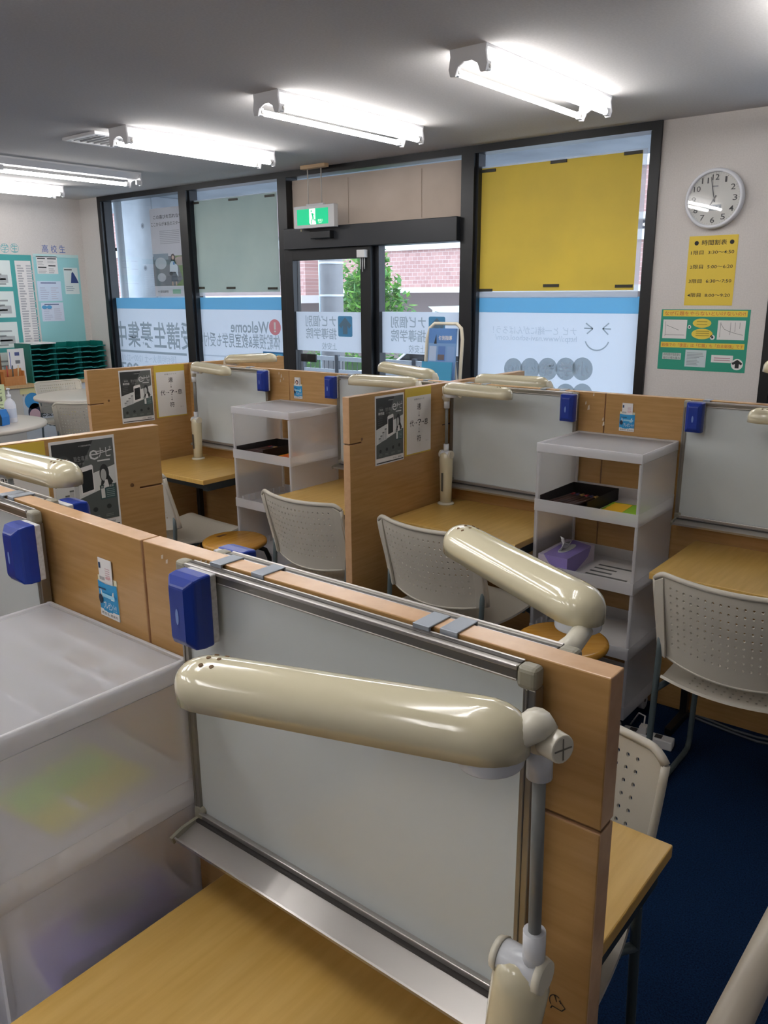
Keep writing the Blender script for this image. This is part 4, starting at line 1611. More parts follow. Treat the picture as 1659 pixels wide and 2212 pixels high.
# power strip, cables on the carpet
ps = P(1425, 1490, 2, 0)
st = thing('power_strip', 'small white power strip on carpet under desk', 'power strip', (ps.x + .115, ps.y - .425, 0), .1)
G().box(-.09, .09, -.022, .022, 0, .035).build('case', WHITE, st, bevel=.004)
for k in range(3):
    so_ = G().box(-.065 + .045 * k, -.04 + .045 * k, -.012, .012, .035, .037).build('socket', M((60, 60, 62), .5), st)
pl = G().box(-.03, -.005, -.016, .016, .036, .062).tube([(-.017, 0, .06), (-.02, .02, .09), (-.05, .05, .08), (-.08, .06, .02)], .003, 6)
pl.build('plug', PAPER, st)
for k, off in enumerate((0, .03)):
    pts = [P(1480, 1528 + 4 * k, 2, .006), P(1530, 1545 + 8 * k, 2, .006), P(1585, 1568 + 6 * k, 2, .006), P(1640, 1585 + 9 * k, 2, .006), P(1720, 1600 + 8 * k, 2, .006)]
    cb_ = G().tube([(p.x, p.y - .03, .005) for p in pts], .005, 6).build('floor_cable', M((86, 92, 98), .5))
    tag(cb_, ('grey power cable lying closest to the partition foot', 'grey power cable lying closer to the chair legs')[k], 'cable', 'floor cables')

# aisle chair beside the camera: only its rounded back rail is in view
ra, rb_ = P(1578, 2212, 2, .80), P(1690, 1985, 2, .80)
dr = (rb_ - ra).normalized()
ac = thing('rail_back_chair', 'beige chair with rounded back rail standing in aisle', 'chair', (ra.x, ra.y, 0))
RAILM = M((172, 163, 148), .35, name='beige_rail_plastic')
e0, e1 = -dr * .10, dr * .40
nx = Vector((dr.y, -dr.x, 0))
up_ = Vector((0, 0, .80))
G().tube([e0 + up_ - Vector((0, 0, .02)), e0 + dr * .03 + up_, e1 - dr * .03 + up_, e1 + up_ - Vector((0, 0, .02))], [.016, .0205, .0205, .016], 16).build('back_rail', RAILM, ac)
for k in (e0 + dr * .015, e1 - dr * .015):
    G().tube([k + Vector((0, 0, .79)), k + nx * .02 + Vector((0, 0, .45)), k - nx * .02], .011, 10).build('rear_leg', LEGG, ac)
    G().tube([k + nx * .40 + Vector((0, 0, .42)), k + nx * .42], .011, 10).build('front_leg', LEGG, ac)
sv = [e0 + nx * .03, e1 + nx * .03, e1 + nx * .43, e0 + nx * .43]
G().add([v + Vector((0, 0, .42)) for v in sv] + [v + Vector((0, 0, .445)) for v in sv], [(0, 3, 2, 1), (4, 5, 6, 7), (0, 1, 5, 4), (1, 2, 6, 5), (2, 3, 7, 6), (3, 0, 4, 7)]).build('seat', RAILM, ac, bevel=.008)


# ---------------------------------------------------------------- window films and sheets
FYW = G_Y - .0005


def film(label, x0, x1, z0, z1, band, y=FYW):
    w, h = x1 - x0, z1 - z0
    o = sheet('window_film', label, 'film', w, h - band, FILM, (x0, y, z0), 0, 'white window films', th=.001)
    if band:
        G().box(0, w, -.001, 0, h - band, h).build('blue_band', FILMB, o)
    return o


def loc_of(o, px, py):
    q = P(px, py, 1, o.location.y)
    return q.x - o.location.x, q.z - o.location.z


def ptext(p, o, body, x0, x1, y0, y1, m, bold=0.0):
    a, b = loc_of(o, x0, y1), loc_of(o, x1, y0)
    p.text(body, a[0], min(a[1], b[1]), b[0], max(a[1], b[1]), m, bold, True)


e = .058
zt1 = P(320, 643, 1, FYW).z
bd1 = zt1 - P(320, 667, 1, FYW).z
f1_ = film('white film with large mirrored recruitment letters and blue band', WX[0] + e, WX[1] - e, .1, zt1, bd1)
p = Print(-.0014)
ptext(p, f1_, '受講生募集中', 254, 418, 697, 748, FILMG, .012)
a, b = loc_of(f1_, 259, 757), loc_of(f1_, 404, 766)
p.rect(a[0], a[1] - .012, b[0], a[1] + .012, FILMG)
ptext(p, f1_, '【受付時間/火〜土 12:00〜22:00】', 262, 380, 770, 779, FILMG2)
ptext(p, f1_, '007', 262, 300, 784, 806, FILMG, .02)
p.build(f1_, 'lettering')
f2_ = film('white film with mirrored welcome lettering and red dot', WX[1] + e, WX[2] - e, .1, zt1, bd1)
p = Print(-.0014)
ptext(p, f2_, 'Welcome', 499, 581, 695, 718, FILMG, .02)
ptext(p, f2_, '体験授業&教室見学も受付中', 429, 605, 723, 747, FILMG, .008)
a, b = loc_of(f2_, 428, 766), loc_of(f2_, 500, 770)
p.rect(a[0], a[1] - .006, a[0] + 1.1, a[1] + .006, FILMG2)
c = loc_of(f2_, 594, 707)
p.ell(c[0], c[1], .078, .072, sheer('film_red', (238, 160, 160), .62))
p.nxt()
p.rect(c[0] - .012, c[1] - .02, c[0] + .012, c[1] + .045, PAPER)
p.rect(c[0] - .012, c[1] - .045, c[0] + .012, c[1] - .03, PAPER)
p.build(f2_, 'lettering')
# blue edged notice on the film
a, b = P(568, 759, 1, FYW - .004), P(614, 815, 1, FYW - .004)
nt_ = sheet('framed_notice', 'blue edged notice with yellow letters low on window film', 'notice', b.x - a.x, .42, M((206, 216, 224), .5), (a.x, FYW - .0012, a.z - .42), 0)
p = Print()
wn = b.x - a.x
p.rect(0, .405, wn, .42, M((40, 120, 180), .5))
p.rect(0, 0, .012, .405, M((40, 120, 180), .5))
p.rect(wn - .012, 0, wn, .405, M((40, 120, 180), .5))
p.rect(.012, .33, wn - .012, .405, M((96, 178, 224), .5))
p.nxt()
p.text('無料体験', .03, .335, wn - .03, .395, YEL, .02)
p.rect(.03, .05, wn - .03, .30, M((196, 156, 118), .5))
p.build(nt_)


def door_film(label, px0, px1, py0, py1, rows, logo, y):
    a, b = P(px0, py0, 1, y), P(px1, py1, 1, y)
    o = sheet('door_film', label, 'film', b.x - a.x, a.z - b.z, FILM, (a.x, y, b.z), 0, 'door films', th=.001)
    p = Print(-.0014)
    for body, x0, x1, y0, y1, m, bo in rows:
        ptext(p, o, body, x0, x1, y0, y1, m, bo)
    c0, c1 = loc_of(o, logo[0], logo[3]), loc_of(o, logo[1], logo[2])
    cx, cz, rx, rz_ = (c0[0] + c1[0]) / 2, (c0[1] + c1[1]) / 2, (c1[0] - c0[0]) / 2, (c1[1] - c0[1]) / 2
    for k, (s_, m) in enumerate(((1.0, sheer('logo_edge', (120, 176, 200), .6)), (.94, sheer('logo_blue', (130, 196, 226), .62)))):
        pts = []
        for sx, sz_ in ((1, 1), (-1, 1), (-1, -1), (1, -1)):
            for t_ in range(5):
                an = math.radians({(1, 1): 0, (-1, 1): 90, (-1, -1): 180, (1, -1): 270}[(sx, sz_)] + t_ * 22.5)
                pts.append((cx + sx * rx * s_ * .8 + rx * s_ * .2 * math.cos(an), cz + sz_ * rz_ * s_ * .85 + rz_ * s_ * .15 * math.sin(an)))
        p.poly(pts, m)
        p.nxt()
    ar = sheer('logo_arrow', (150, 176, 188), .6)
    p.poly([(cx - rx * .32, cz - rz_ * .75), (cx + rx * .32, cz - rz_ * .75), (cx + rx * .32, cz + rz_ * .1), (cx + rx * .55, cz - rz_ * .2), (cx + rx * .88, cz + rz_ * .1), (cx, cz + rz_ * .88), (cx - rx * .88, cz + rz_ * .1), (cx - rx * .55, cz - rz_ * .2), (cx - rx * .32, cz + rz_ * .1)], ar)
    p.build(o, 'lettering')
    return o


door_film('door film with mirrored school name on sliding leaf', 638, 785, 673, 763,
          [('ナビ個別', 661, 726, 682, 705, FILMG, .01), ('指導学院', 662, 727, 709, 731, FILMG, .01), ('上安校', 696, 728, 741, 755, FILMG, 0)], (731, 761, 683, 727), YW - .0045)
door_film('door film with mirrored school name behind brochure rack', 810, 996, 673, 770,
          [('ナビ個別', 845, 920, 684, 708, FILMG, .01), ('指導学院', 845, 920, 713, 737, FILMG, .01), ('上安校', 883, 919, 746, 762, FILMG, 0)], (926, 962, 684, 731), FYW)
zt4 = P(1200, 641.5, 1, FYW).z
bd4 = zt4 - P(1200, 676, 1, FYW).z
f4_ = film('white film with mirrored smiling face and round letters', WX[3] + e, WX[4] - e, .1, zt4, bd4)
p = Print(-.0014)
ptext(p, f4_, 'ナビ と一緒にがんばろう！', 1065, 1246, 707, 720, FILMG2)
ptext(p, f4_, 'http://www.navi-school.com/', 1070, 1246, 727, 737, FILMG2)
for x0, y0, x1, y1 in ((1266, 698, 1281, 710), (1281, 710, 1268, 721), (1262, 709, 1281, 710), (1316, 698, 1302, 710), (1302, 710, 1314, 723), (1302, 710, 1320, 711)):
    a, b = loc_of(f4_, x0, y0), loc_of(f4_, x1, y1)
    p.line(a[0], a[1], b[0], b[1], .009, FILMG)
c = loc_of(f4_, 1290, 728)
p.ring(c[0], c[1], .09, .009, FILMG, 200, 340)
for k, (px, t_) in enumerate(((1258, '小'), (1222, '学'), (1183, '部'), (1145, '(小1'), (1109, '小6生)'))):
    c = loc_of(f4_, px, 797)
    p.ell(c[0], c[1], .078, .080, FILMG)
    p.nxt()
    hgt = .05 if k < 3 else .024
    p.text(t_, c[0] - .05, c[1] - hgt, c[0] + .05, c[1] + hgt, FILM, .02, True)
for px in (1258, 1222, 1183, 1145):
    c = loc_of(f4_, px, 853)
    p.ell(c[0], c[1], .078, .080, FILMG)
p.build(f4_, 'lettering')
film('white film on the window right of the pier', XW5 + e, .34, .1, zt4, bd4)

# large coloured sheets hung in the panes
YPAP = sheer('yellow_sheet', (240, 206, 84), .5, noise=(2.4, (226, 194, 84)))
GPAP = sheer('pale_green_sheet', (206, 218, 206), .52, noise=(2.0, (192, 208, 198)))
BPAP = sheer('beige_paper', (206, 186, 166), .3, noise=(3.0, (192, 172, 152)))
SLEEVE = sheer('clear_sleeve', (222, 230, 238), .3, .55)


def big_sheet(name, label, tl, tr_, br, bl, mat, clips, border=.03):
    y = FYW - .003
    q = [P(*k, 1, y) for k in (tl, tr_, br, bl)]
    x0, x1 = (q[0].x + q[3].x) / 2, (q[1].x + q[2].x) / 2
    z0, z1 = (q[2].z + q[3].z) / 2, (q[0].z + q[1].z) / 2
    t = thing(name, label, 'sheet', (x0, y, z0))
    w, h = x1 - x0, z1 - z0
    vs, fs = [], []
    random.seed(len(label))
    n, m = 14, 10
    for i in range(n + 1):
        for j in range(m + 1):
            vs.append((w * i / n, random.uniform(-.006, 0) if 0 < i < n and 0 < j < m else 0, h * j / m))
    for i in range(n):
        for j in range(m):
            fs.append((i * (m + 1) + j, (i + 1) * (m + 1) + j, (i + 1) * (m + 1) + j + 1, i * (m + 1) + j + 1))
    G().add(vs, fs, 0, True).build('paper', mat, t, fix=False)
    if border:
        G().box(-border, w + border, .001, .0025, -border * 1.6, h + border * .4).build('clear_sleeve', SLEEVE, t)
    for px, py in clips:
        c = P(px, py, 1, y)
        G().box(c.x - x0 - .06, c.x - x0 + .06, -.010, -.002, c.z - z0 - .010, c.z - z0 + .010).build('clip', M((52, 50, 40), .5), t)
    return t


big_sheet('yellow_sheet', 'large yellow sheet hung in the window left of clock', (1040, 363), (1392, 326), (1366, 628), (1036, 628), YPAP,
          [(1056, 369), (1208, 349), (1369, 330), (1049, 627), (1191, 617), (1348, 618)])
big_sheet('green_sheet', 'large pale green sheet hung in window beside exit sign', (411, 432), (600, 419), (603, 629), (423, 633), GPAP,
          [(421, 439), (504, 431), (583, 423), (434, 622), (500, 622), (590, 623)], .02)
a, b = P(624, 396, 1, FYW), P(999, 466, 1, FYW)
zt_ = P(1000, 346, 1, FYW).z
bb = big_sheet('beige_blind', 'beige paper blind covering the pane above door', (622, 391), (1000, 346), (998, 467), (627, 499), BPAP, [], 0)
wq = P(1000, 400, 1, FYW).x - P(622, 400, 1, FYW).x
for k in (.38, .79):
    G().box(wq * k, wq * k + .004, -.0075, -.006, .02, .37).build('seam', M((170, 150, 130), .7), bb)

# school poster outside on the glass of the first window
a, b = P(323, 452, 1, YW + .075), P(400, 640, 1, YW + .075)
po = sheet('school_poster', 'school poster with standing student figure outside the left window', 'poster', WX[1] - .062 - a.x, a.z - b.z, sheer('poster_paper', (228, 222, 222), .45), (a.x, YW + .0715, b.z), 0)
wp, hp_ = WX[1] - .062 - a.x, a.z - b.z
p = Print()
X, Z = lambda u: u * wp, lambda v: v * hp_
p.rect(0, Z(.12), wp, Z(.46), M((124, 122, 126), .6))
p.nxt()
p.poly([(X(.60), Z(.12)), (X(1), Z(.12)), (X(1), Z(.46)), (X(.62), Z(.46)), (X(.80), Z(.2))], M((122, 144, 76), .6))
p.rect(X(.02), Z(.42), X(.44), Z(.49), M((150, 160, 172), .6))
p.text('この喜びを忘れない!', X(.10), Z(.88), X(.90), Z(.925), DKG, .01)
p.text('ここからが本当のスタートだ', X(.02), Z(.80), X(.99), Z(.845), DKG, .01)
p.lines(X(.24), Z(.60), X(.78), Z(.76), 8, M((170, 168, 172), .6), None, .3)
p.nxt()
p.ell(X(.22), Z(.38), X(.16), Z(.068), M((206, 204, 206), .6))
p.ell(X(.22), Z(.22), X(.12), Z(.05), M((200, 196, 200), .6))
p.ell(X(.76), Z(.40), X(.17), Z(.05), M((200, 172, 160), .6))
# student: hair, face, blouse, bag, skirt, legs
p.poly([(X(.50), Z(.40)), (X(.52), Z(.475)), (X(.58), Z(.485)), (X(.62), Z(.46)), (X(.62), Z(.40))], M((60, 44, 42), .6))
p.poly([(X(.45), Z(.26)), (X(.47), Z(.37)), (X(.53), Z(.41)), (X(.62), Z(.40)), (X(.68), Z(.34)), (X(.68), Z(.22)), (X(.62), Z(.27)), (X(.50), Z(.27))], M((226, 230, 236), .6))
p.poly([(X(.48), Z(.17)), (X(.50), Z(.28)), (X(.62), Z(.28)), (X(.67), Z(.17))], M((86, 92, 106), .6))
p.rect(X(.50), Z(.125), X(.53), Z(.17), M((216, 178, 152), .6))
p.rect(X(.60), Z(.125), X(.63), Z(.17), M((216, 178, 152), .6))
p.nxt()
p.ell(X(.565), Z(.44), X(.035), Z(.024), M((230, 194, 172), .6))
p.ell(X(.49), Z(.26), X(.05), Z(.022), M((40, 42, 50), .6))
p.rect(X(.56), Z(.36), X(.60), Z(.39), M((70, 110, 180), .6))
p.text('ナビ個別指導学院', X(.08), Z(.04), X(.38), Z(.07), DKG, .01)
p.rect(X(.50), Z(.03), X(.72), Z(.08), M((156, 200, 168), .6))
p.ell(X(.94), Z(.055), X(.05), Z(.02), M((190, 90, 96), .6))
p.build(po)

# ---------------------------------------------------------------- exit sign
a, b = P(634, 453, 1, 5.15), P(722, 492, 1, 5.15)
ew, eh = .42, .155
ex = thing('exit_sign', 'green lit running figure exit sign hung by two rods', 'sign', (a.x, 5.15, P(680, 492, 1, 5.15).z), 0)
wS = b.x - a.x
G().box(0, wS, 0, .05, 0, eh + .02).build('case', M((214, 214, 216), .4), ex, bevel=.004)
G().box(wS * .3, wS * .72, .01, .04, eh + .018, eh + .034).build('top_plate', M((206, 206, 208), .4), ex, bevel=.003)
GRN, nt, n, l, b_ = new_mat('lit_green_panel')
b_.inputs['Base Color'].default_value = (*lin((0, 150, 100)), 1)
b_.inputs['Emission Color'].default_value = (*lin((10, 200, 140)), 1)
b_.inputs['Emission Strength'].default_value = .85
LIT, nt, n, l, b_ = new_mat('lit_white_panel')
b_.inputs['Base Color'].default_value = (.8, .9, .8, 1)
b_.inputs['Emission Color'].default_value = (.82, 1.0, .78, 1)
b_.inputs['Emission Strength'].default_value = 1.0
pnl = G().box(wS * .09, wS * .86, -.002, .004, .026, eh - .006).build('panel', GRN, ex)
p = Print(-.0026)
dx0 = wS * .40
dw, z0_, z1_ = wS * .15, .027, eh - .007
p.poly([(dx0, z0_ + .012), (dx0 + .012, z0_), (dx0 + dw + .008, z0_), (dx0 + dw, z0_ + .03), (dx0 + dw, z1_), (dx0, z1_)], LIT)
p.text('非常口', wS * .61, .045, wS * .73, .065, LIT)
p.text('EXIT', wS * .63, .033, wS * .71, .042, LIT)
p.nxt()
p.ell(dx0 + dw * .36, z1_ - .018, .007, .008, GRN)
p.poly([(dx0 + dw * .35, z1_ - .03), (dx0 + dw * .62, z1_ - .035), (dx0 + dw * .74, z1_ - .068), (dx0 + dw * .52, z1_ - .07)], GRN)
p.line(dx0 + dw * .6, z1_ - .066, dx0 + dw * .34, z1_ - .098, .009, GRN)
p.line(dx0 + dw * .34, z1_ - .098, dx0 + dw * .42, z1_ - .118, .009, GRN)
p.line(dx0 + dw * .66, z1_ - .068, dx0 + dw * .78, z1_ - .088, .009, GRN)
p.line(dx0 + dw * .78, z1_ - .088, dx0 + dw * 1.0, z1_ - .088, .008, GRN)
p.line(dx0 + dw * .56, z1_ - .036, dx0 + dw * .86, z1_ - .05, .006, GRN)
p.build(pnl)
zc_ = ZC - ex.location.z
g = G()
for x in (wS * .33, wS * .66):
    G().cyl((x, .025, eh + .03), (x, .025, zc_ - .02), .005, n=8).build('rod', M((214, 208, 200), .4), ex)
G().box(wS * .2, wS * .8, .0, .05, zc_ - .028, zc_ + .001).build('ceiling_batten', M((206, 176, 138), .5), ex, bevel=.002)
G().cyl((wS * .13, .025, -.02), (wS * .13, .025, .002), .006, n=8).build('pull_tab', M((220, 210, 180), .5), ex)

# ---------------------------------------------------------------- right pier: clock, timetable, poster
cc_ = P(1546, 430, 1, YW)
ck = thing('wall_clock', 'round white wall clock with black numerals', 'clock', (cc_.x, YW, cc_.z))
RC = .172


def yl_(prof, n=48):
    g = G()
    vs, fs = [], []
    for r, y in prof:
        for k in range(n):
            t_ = 2 * math.pi * k / n
            vs.append((r * math.cos(t_), -y, r * math.sin(t_)))
    for i in range(len(prof) - 1):
        for k in range(n):
            k2 = (k + 1) % n
            fs.append((i * n + k, i * n + k2, (i + 1) * n + k2, (i + 1) * n + k))
    fs.append(tuple(range((len(prof) - 1) * n, len(prof) * n)))
    fs.append(tuple(range(n - 1, -1, -1)))
    return g.add(vs, fs, 0, True)


yl_([(RC * .96, 0), (RC, .012), (RC, .03), (RC * .96, .042), (RC * .9, .044), (RC * .87, .036), (RC * .87, .028)]).build('case', M((226, 228, 234), .3), ck)
dl = G().disc((0, -.0285, 0), RC * .875, 'y', 48).build('dial', M((214, 214, 210), .6), ck, fix=False)
p = Print(-.030)
NUM = M((56, 58, 62), .5)
for k in range(1, 13):
    an = math.radians(90 - 30 * k)
    x, z = RC * .70 * math.cos(an), RC * .70 * math.sin(an)
    w_ = .013 if k < 10 else .02
    if k in (1,):
        w_ = .006
    p.text(str(k), x - w_, z - .016, x + w_, z + .016, NUM, .005)
for k in range(60):
    an = math.radians(6 * k)
    c, s = math.cos(an), math.sin(an)
    r1 = RC * (.82 if k % 5 else .81)
    p.line(r1 * c, r1 * s, RC * .845 * c, RC * .845 * s, .0014 if k % 5 else .003, M((120, 122, 126), .5))
p.rect(-.016, .066, .018, .073, M((150, 152, 156), .5))
p.rect(-.062, -.066, .045, -.034, M((120, 132, 142), .3))
p.nxt()
p.rect(-.05, -.062, -.036, -.038, M((70, 80, 90), .4))
p.text('23', -.01, -.061, .02, -.039, M((70, 80, 90), .4))
p.build(dl, 'numerals')


def hand(a_deg, ln, w, y, nm):
    an = math.radians(90 - a_deg)
    c, s = math.cos(an), math.sin(an)
    g = G()
    q = [(-.02 * c + w * s, -.02 * s - w * c), (ln * c + w * .5 * s, ln * s - w * .5 * c), (ln * c - w * .5 * s, ln * s + w * .5 * c), (-.02 * c - w * s, -.02 * s + w * c)]
    g.prism(q, y, y - .001, 'y').build(nm, M((60, 64, 70), .4), ck)


hand(209, .075, .004, -.032, 'hour_hand')
hand(348, .125, .003, -.0335, 'minute_hand')
G().disc((0, -.0425, 0), RC * .875, 'y', 48).build('glass', pane_glass('clock_glass', (1, 1, 1), .09), ck, fix=False)


def wall_sheet(name, label, cat, tl, br, mat, y=YW, w=None, h=None, group=None):
    a, b = P(*tl, 1, y), P(*br, 1, y)
    w, h = w or b.x - a.x, h or a.z - b.z
    return sheet(name, label, cat, w, h, mat, (a.x, y + .0004, a.z - h), 0, group), w, h


o, w, h = wall_sheet('timetable', 'yellow lesson timetable sheet taped under wall clock', 'sheet', (1490, 511), (1581, 660), M((228, 198, 72), .6))
p = Print()
p.text('時間割表', w * .27, h * .865, w * .78, h * .94, INK, .008)
for x in (.16, .88):
    p.ell(w * x, h * .90, .013, .013, INK)
for k, t_ in enumerate(('1限目  3:30〜4:50', '2限目  5:00〜6:20', '3限目  6:30〜7:50', '4限目  8:00〜9:20')):
    z = h * (.735 - .205 * k)
    p.text(t_, w * .06, z, w * .94, z + h * .058, INK, .006)
p.build(o)
GT = M((38, 150, 124), .55, name='green_poster_ink')
o, w, h = wall_sheet('study_poster', 'green study poster with yellow banners and graphs on pier', 'poster', (1430, 668), (1608, 806), GT)
p = Print()
X, Z = lambda u: u * w, lambda v: v * h
BAN = M((230, 204, 78), .6)
p.rect(X(.02), Z(.885), X(.97), Z(.985), BAN)
p.rect(X(.02), Z(.37), X(.97), Z(.46), BAN)
p.rect(X(.03), Z(.52), X(.31), Z(.83), PAPER)
p.rect(X(.66), Z(.52), X(.96), Z(.83), PAPER)
p.ell(X(.48), Z(.78), X(.105), Z(.075), BAN)
p.ell(X(.49), Z(.605), X(.12), Z(.085), BAN)
p.rect(X(.05), Z(.17), X(.27), Z(.28), M((196, 208, 204), .6))
p.rect(X(.32), Z(.06), X(.56), Z(.34), M((198, 212, 216), .6))
p.rect(X(.62), Z(.15), X(.86), Z(.27), PAPER)
p.ell(X(.91), Z(.13), X(.065), Z(.09), PAPER)
p.ell(X(.34), Z(.715), X(.02), Z(.03), PAPER)
p.ell(X(.61), Z(.555), X(.028), Z(.04), PAPER)
p.nxt()
RED = M((206, 120, 60), .6)
p.text('なぜ宿題をやらないといけないの?!', X(.04), Z(.90), X(.95), Z(.97), RED, .01)
p.text('勉強での「復習」は「宿題」も「自主勉強」です', X(.03), Z(.385), X(.96), Z(.445), RED, .012)
p.poly([(X(.888), Z(.07)), (X(.932), Z(.07)), (X(.932), Z(.14)), (X(.955), Z(.12)), (X(.968), Z(.15)), (X(.91), Z(.21)), (X(.852), Z(.15)), (X(.865), Z(.12)), (X(.888), Z(.14))], INK)
p.ell(X(.34), Z(.715), X(.009), Z(.014), INK)
p.ell(X(.61), Z(.555), X(.012), Z(.02), INK)
p.line(X(.06), Z(.56), X(.06), Z(.80), .002, MDG)
p.line(X(.06), Z(.58), X(.29), Z(.58), .002, MDG)
p.line(X(.07), Z(.74), X(.22), Z(.66), .002, MDG)
p.line(X(.69), Z(.56), X(.69), Z(.80), .002, MDG)
for k in range(3):
    p.line(X(.80 + .05 * k), Z(.60 + .05 * k), X(.80 + .05 * k), Z(.80), .002, MDG)
for k in range(6):
    t0, t1 = k / 6, (k + 1) / 6
    p.line(X(.69 + .25 * t0), Z(.78 - .18 * t0 ** .4), X(.69 + .25 * t1), Z(.78 - .18 * t1 ** .4), .002, MDG)
for z in (.755, .80):
    p.lines(X(.42), Z(z), X(.54), Z(z + .02), 1, M((150, 130, 40), .6))
for z in (.575, .61, .645):
    p.lines(X(.42), Z(z), X(.57), Z(z + .02), 1, M((150, 130, 40), .6))
random.seed(4)
p.lines(X(.34), Z(.09), X(.54), Z(.31), 9, M((150, 160, 166), .6), random)
p.text('英単語数学国語理科', X(.06), Z(.23), X(.26), Z(.275), MDG)
p.text('毎日の積み重ね', X(.06), Z(.175), X(.26), Z(.22), MDG)
p.lines(X(.65), Z(.18), X(.83), Z(.25), 2, M((190, 150, 160), .6))
p.build(o)

# ---------------------------------------------------------------- brochure rack by the door
r0, r1 = P(933, 705, 1, 4.62), P(994, 705, 1, 4.62)
rw = .265
rk = thing('brochure_rack', 'cream tube brochure rack with blue pamphlets by the door', 'rack', (r0.x, 4.55, 0), .12)
zt = P(965, 699, 1, 4.62).z
CRT = M((226, 218, 196), .35)
path = [(0, -.12, 0), (0, .02, zt - .1), (.015, .032, zt - .03), (.05, .035, zt), (rw - .05, .035, zt), (rw - .015, .032, zt - .03), (rw, .02, zt - .1), (rw, -.12, 0)]
G().tube(path, .012, 10).build('tube_frame', CRT, rk)
G().tube([(.06, .30, 0), (.06, .03, zt - .25)], .009, 8).tube([(rw - .06, .30, 0), (rw - .06, .03, zt - .25)], .009, 8).build('rear_leg', CRT, rk)
# three wire pockets, each with a floor of rods its pamphlet stands on: (floor, front y, left x, right x, height)
for z, yf, xl, xr, hh_ in ((zt - .42, -.060, .012, rw - .012, .09), (zt - .575, -.122, .0, rw, .17), (zt - .875, -.225, -.09, rw, .17)):
    yt = .02 - .14 * (1 - z / (zt - .1)) - .004        # the frame tube at this height
    g = G()
    for zz in (z, z + hh_ * .55):
        g.tube([(.0, yt, zz), (xl, yt - .03, zz), (xl, yf, zz), (xr, yf, zz), (xr, yt - .03, zz), (rw, yt, zz)], .003, 6)
    for k in range(4):
        x = xl + (xr - xl) * (.14 + .24 * k)
        g.tube([(x, yt, z), (x, yf, z), (x, yf, z + hh_)], .003, 6)
    g.tube([(.0, yt, z), (rw, yt, z)], .003, 6)
    g.build('wire_pocket', CRT, rk)


def pamphlet(label, x, y, z, w, h, m, detail):
    t = sheet('pamphlet', label, 'pamphlet', w, h, m, (x, y, z), .12, 'pamphlets in the rack', th=.012)
    t.rotation_euler.x = -.10
    if detail:
        p = Print(-.0125)
        p.rect(0, h * .75, w, h, M((88, 136, 200), .5))
        for i in range(3):
            p.rect(w * (.04 + .33 * i), h * .45, w * (.3 + .33 * i), h * .70, M(((176, 196, 224), (90, 130, 196), (130, 166, 214))[i], .5))
        p.nxt()
        p.poly([(w * .2, h * .74), (w * .27, h * .9), (w * .3, h * .74)], M((40, 48, 60), .5))
        p.text('個別指導', w * .36, h * .8, w * .85, h * .88, PAPER, .02)
        p.rect(w * .36, h * .47, w * .6, h * .56, M((110, 100, 100), .5))
        p.build(t)
    return t


bx, by = rk.location.x, rk.location.y
pamphlet('blue picture pamphlet at the top of brochure rack', bx + .030, by - .022, zt - .418, .205, .39, M((120, 160, 210), .4), True)
pamphlet('plain cyan pamphlet in the middle of brochure rack', bx + .020, by - .088, zt - .573, .225, .33, M((66, 160, 204), .4), False)
pamphlet('plain cyan pamphlet low in the brochure rack', bx + .022, by - .150, zt - .873, .225, .30, M((60, 156, 202), .4), False)
pamphlet('grey white card leaning before brochure rack', bx - .050, by - .200, zt - .873, .245, .43, M((196, 202, 210), .5), False)

# ---------------------------------------------------------------- left wall and counter
XCN = -8.16
cn = thing('wall_counter', 'low wood topped counter along the left wall', 'counter', (XL + .002, 3.2, 0))
cw, cl = XCN - XL - .002, YW - 3.2 - .02
G().box(0, cw, 0, cl, .665, .70).build('top', wood('counter_wood', (196, 160, 110), (208, 174, 124), (3, 20, 3), .4), cn, bevel=.002)
G().box(0, cw - .03, .02, cl - .02, 0, .665).build('body', M((206, 200, 190), .6), cn)
for k in range(1, 4):
    G().box(cw - .031, cw - .028, cl * k / 4 - .004, cl * k / 4 + .004, .02, .66).build('door_gap', M((110, 104, 96), .7), cn)


def side_sheet(name, label, cat, y0, y1, z0, z1, mat, x=XL, group=None):
    return sheet(name, label, cat, y1 - y0, z1 - z0, mat, (x, y0, z0), math.pi / 2, group)


def LP(px, py, x=XL):
    q = P(px, py, 0, x)
    return q.y, q.z


y0, z1 = LP(-60, 547)
y1, _ = LP(66, 547)
z0 = LP(60, 826)[1]
TEALB = M((70, 160, 158), .6)
o = side_sheet('teal_board_poster', 'teal poster of white note cards on left wall', 'poster', y0, y1, z0, z1, TEALB)
w, h = y1 - y0, z1 - z0
p = Print()
yc = LP(24, 560)[0] - y0
for k in range(4):
    za, zb_ = h * (.955 - .235 * k), h * (.755 - .235 * k)
    p.rect(.02, zb_, yc - .02, za, M((222, 232, 230), .6))
p.rect(yc + .03, .02, w - .015, h * .955, PAPER)
p.nxt()
random.seed(6)
for k in range(4):
    zb_ = h * (.755 - .235 * k)
    p.lines(.06, zb_ + .02, yc - .06, zb_ + h * .16, 4, M((150, 156, 158), .6), random, .35)
    p.rect(yc - .22, zb_ + .04, yc - .06, zb_ + .12, M((176, 182, 184), .6))
p.lines(yc + .05, .04, yc + .05 + (w - yc) * .36, h * .93, 46, M((176, 176, 180), .6), random, .6)
p.lines(yc + .06 + (w - yc) * .4, .04, yc + .05 + (w - yc) * .82, h * .93, 46, M((186, 186, 190), .6), random, .6)
p.build(o)
y0, z1 = LP(70, 548)
y1 = LP(168, 552)[0]
z0 = LP(90, 742)[1]
o = side_sheet('aqua_board_poster', 'pale aqua poster with pinned notes on left wall', 'poster', y0, y1, z0 - .1, z1, AQUA)
w, h = y1 - y0, z1 - z0 + .1
p = Print()
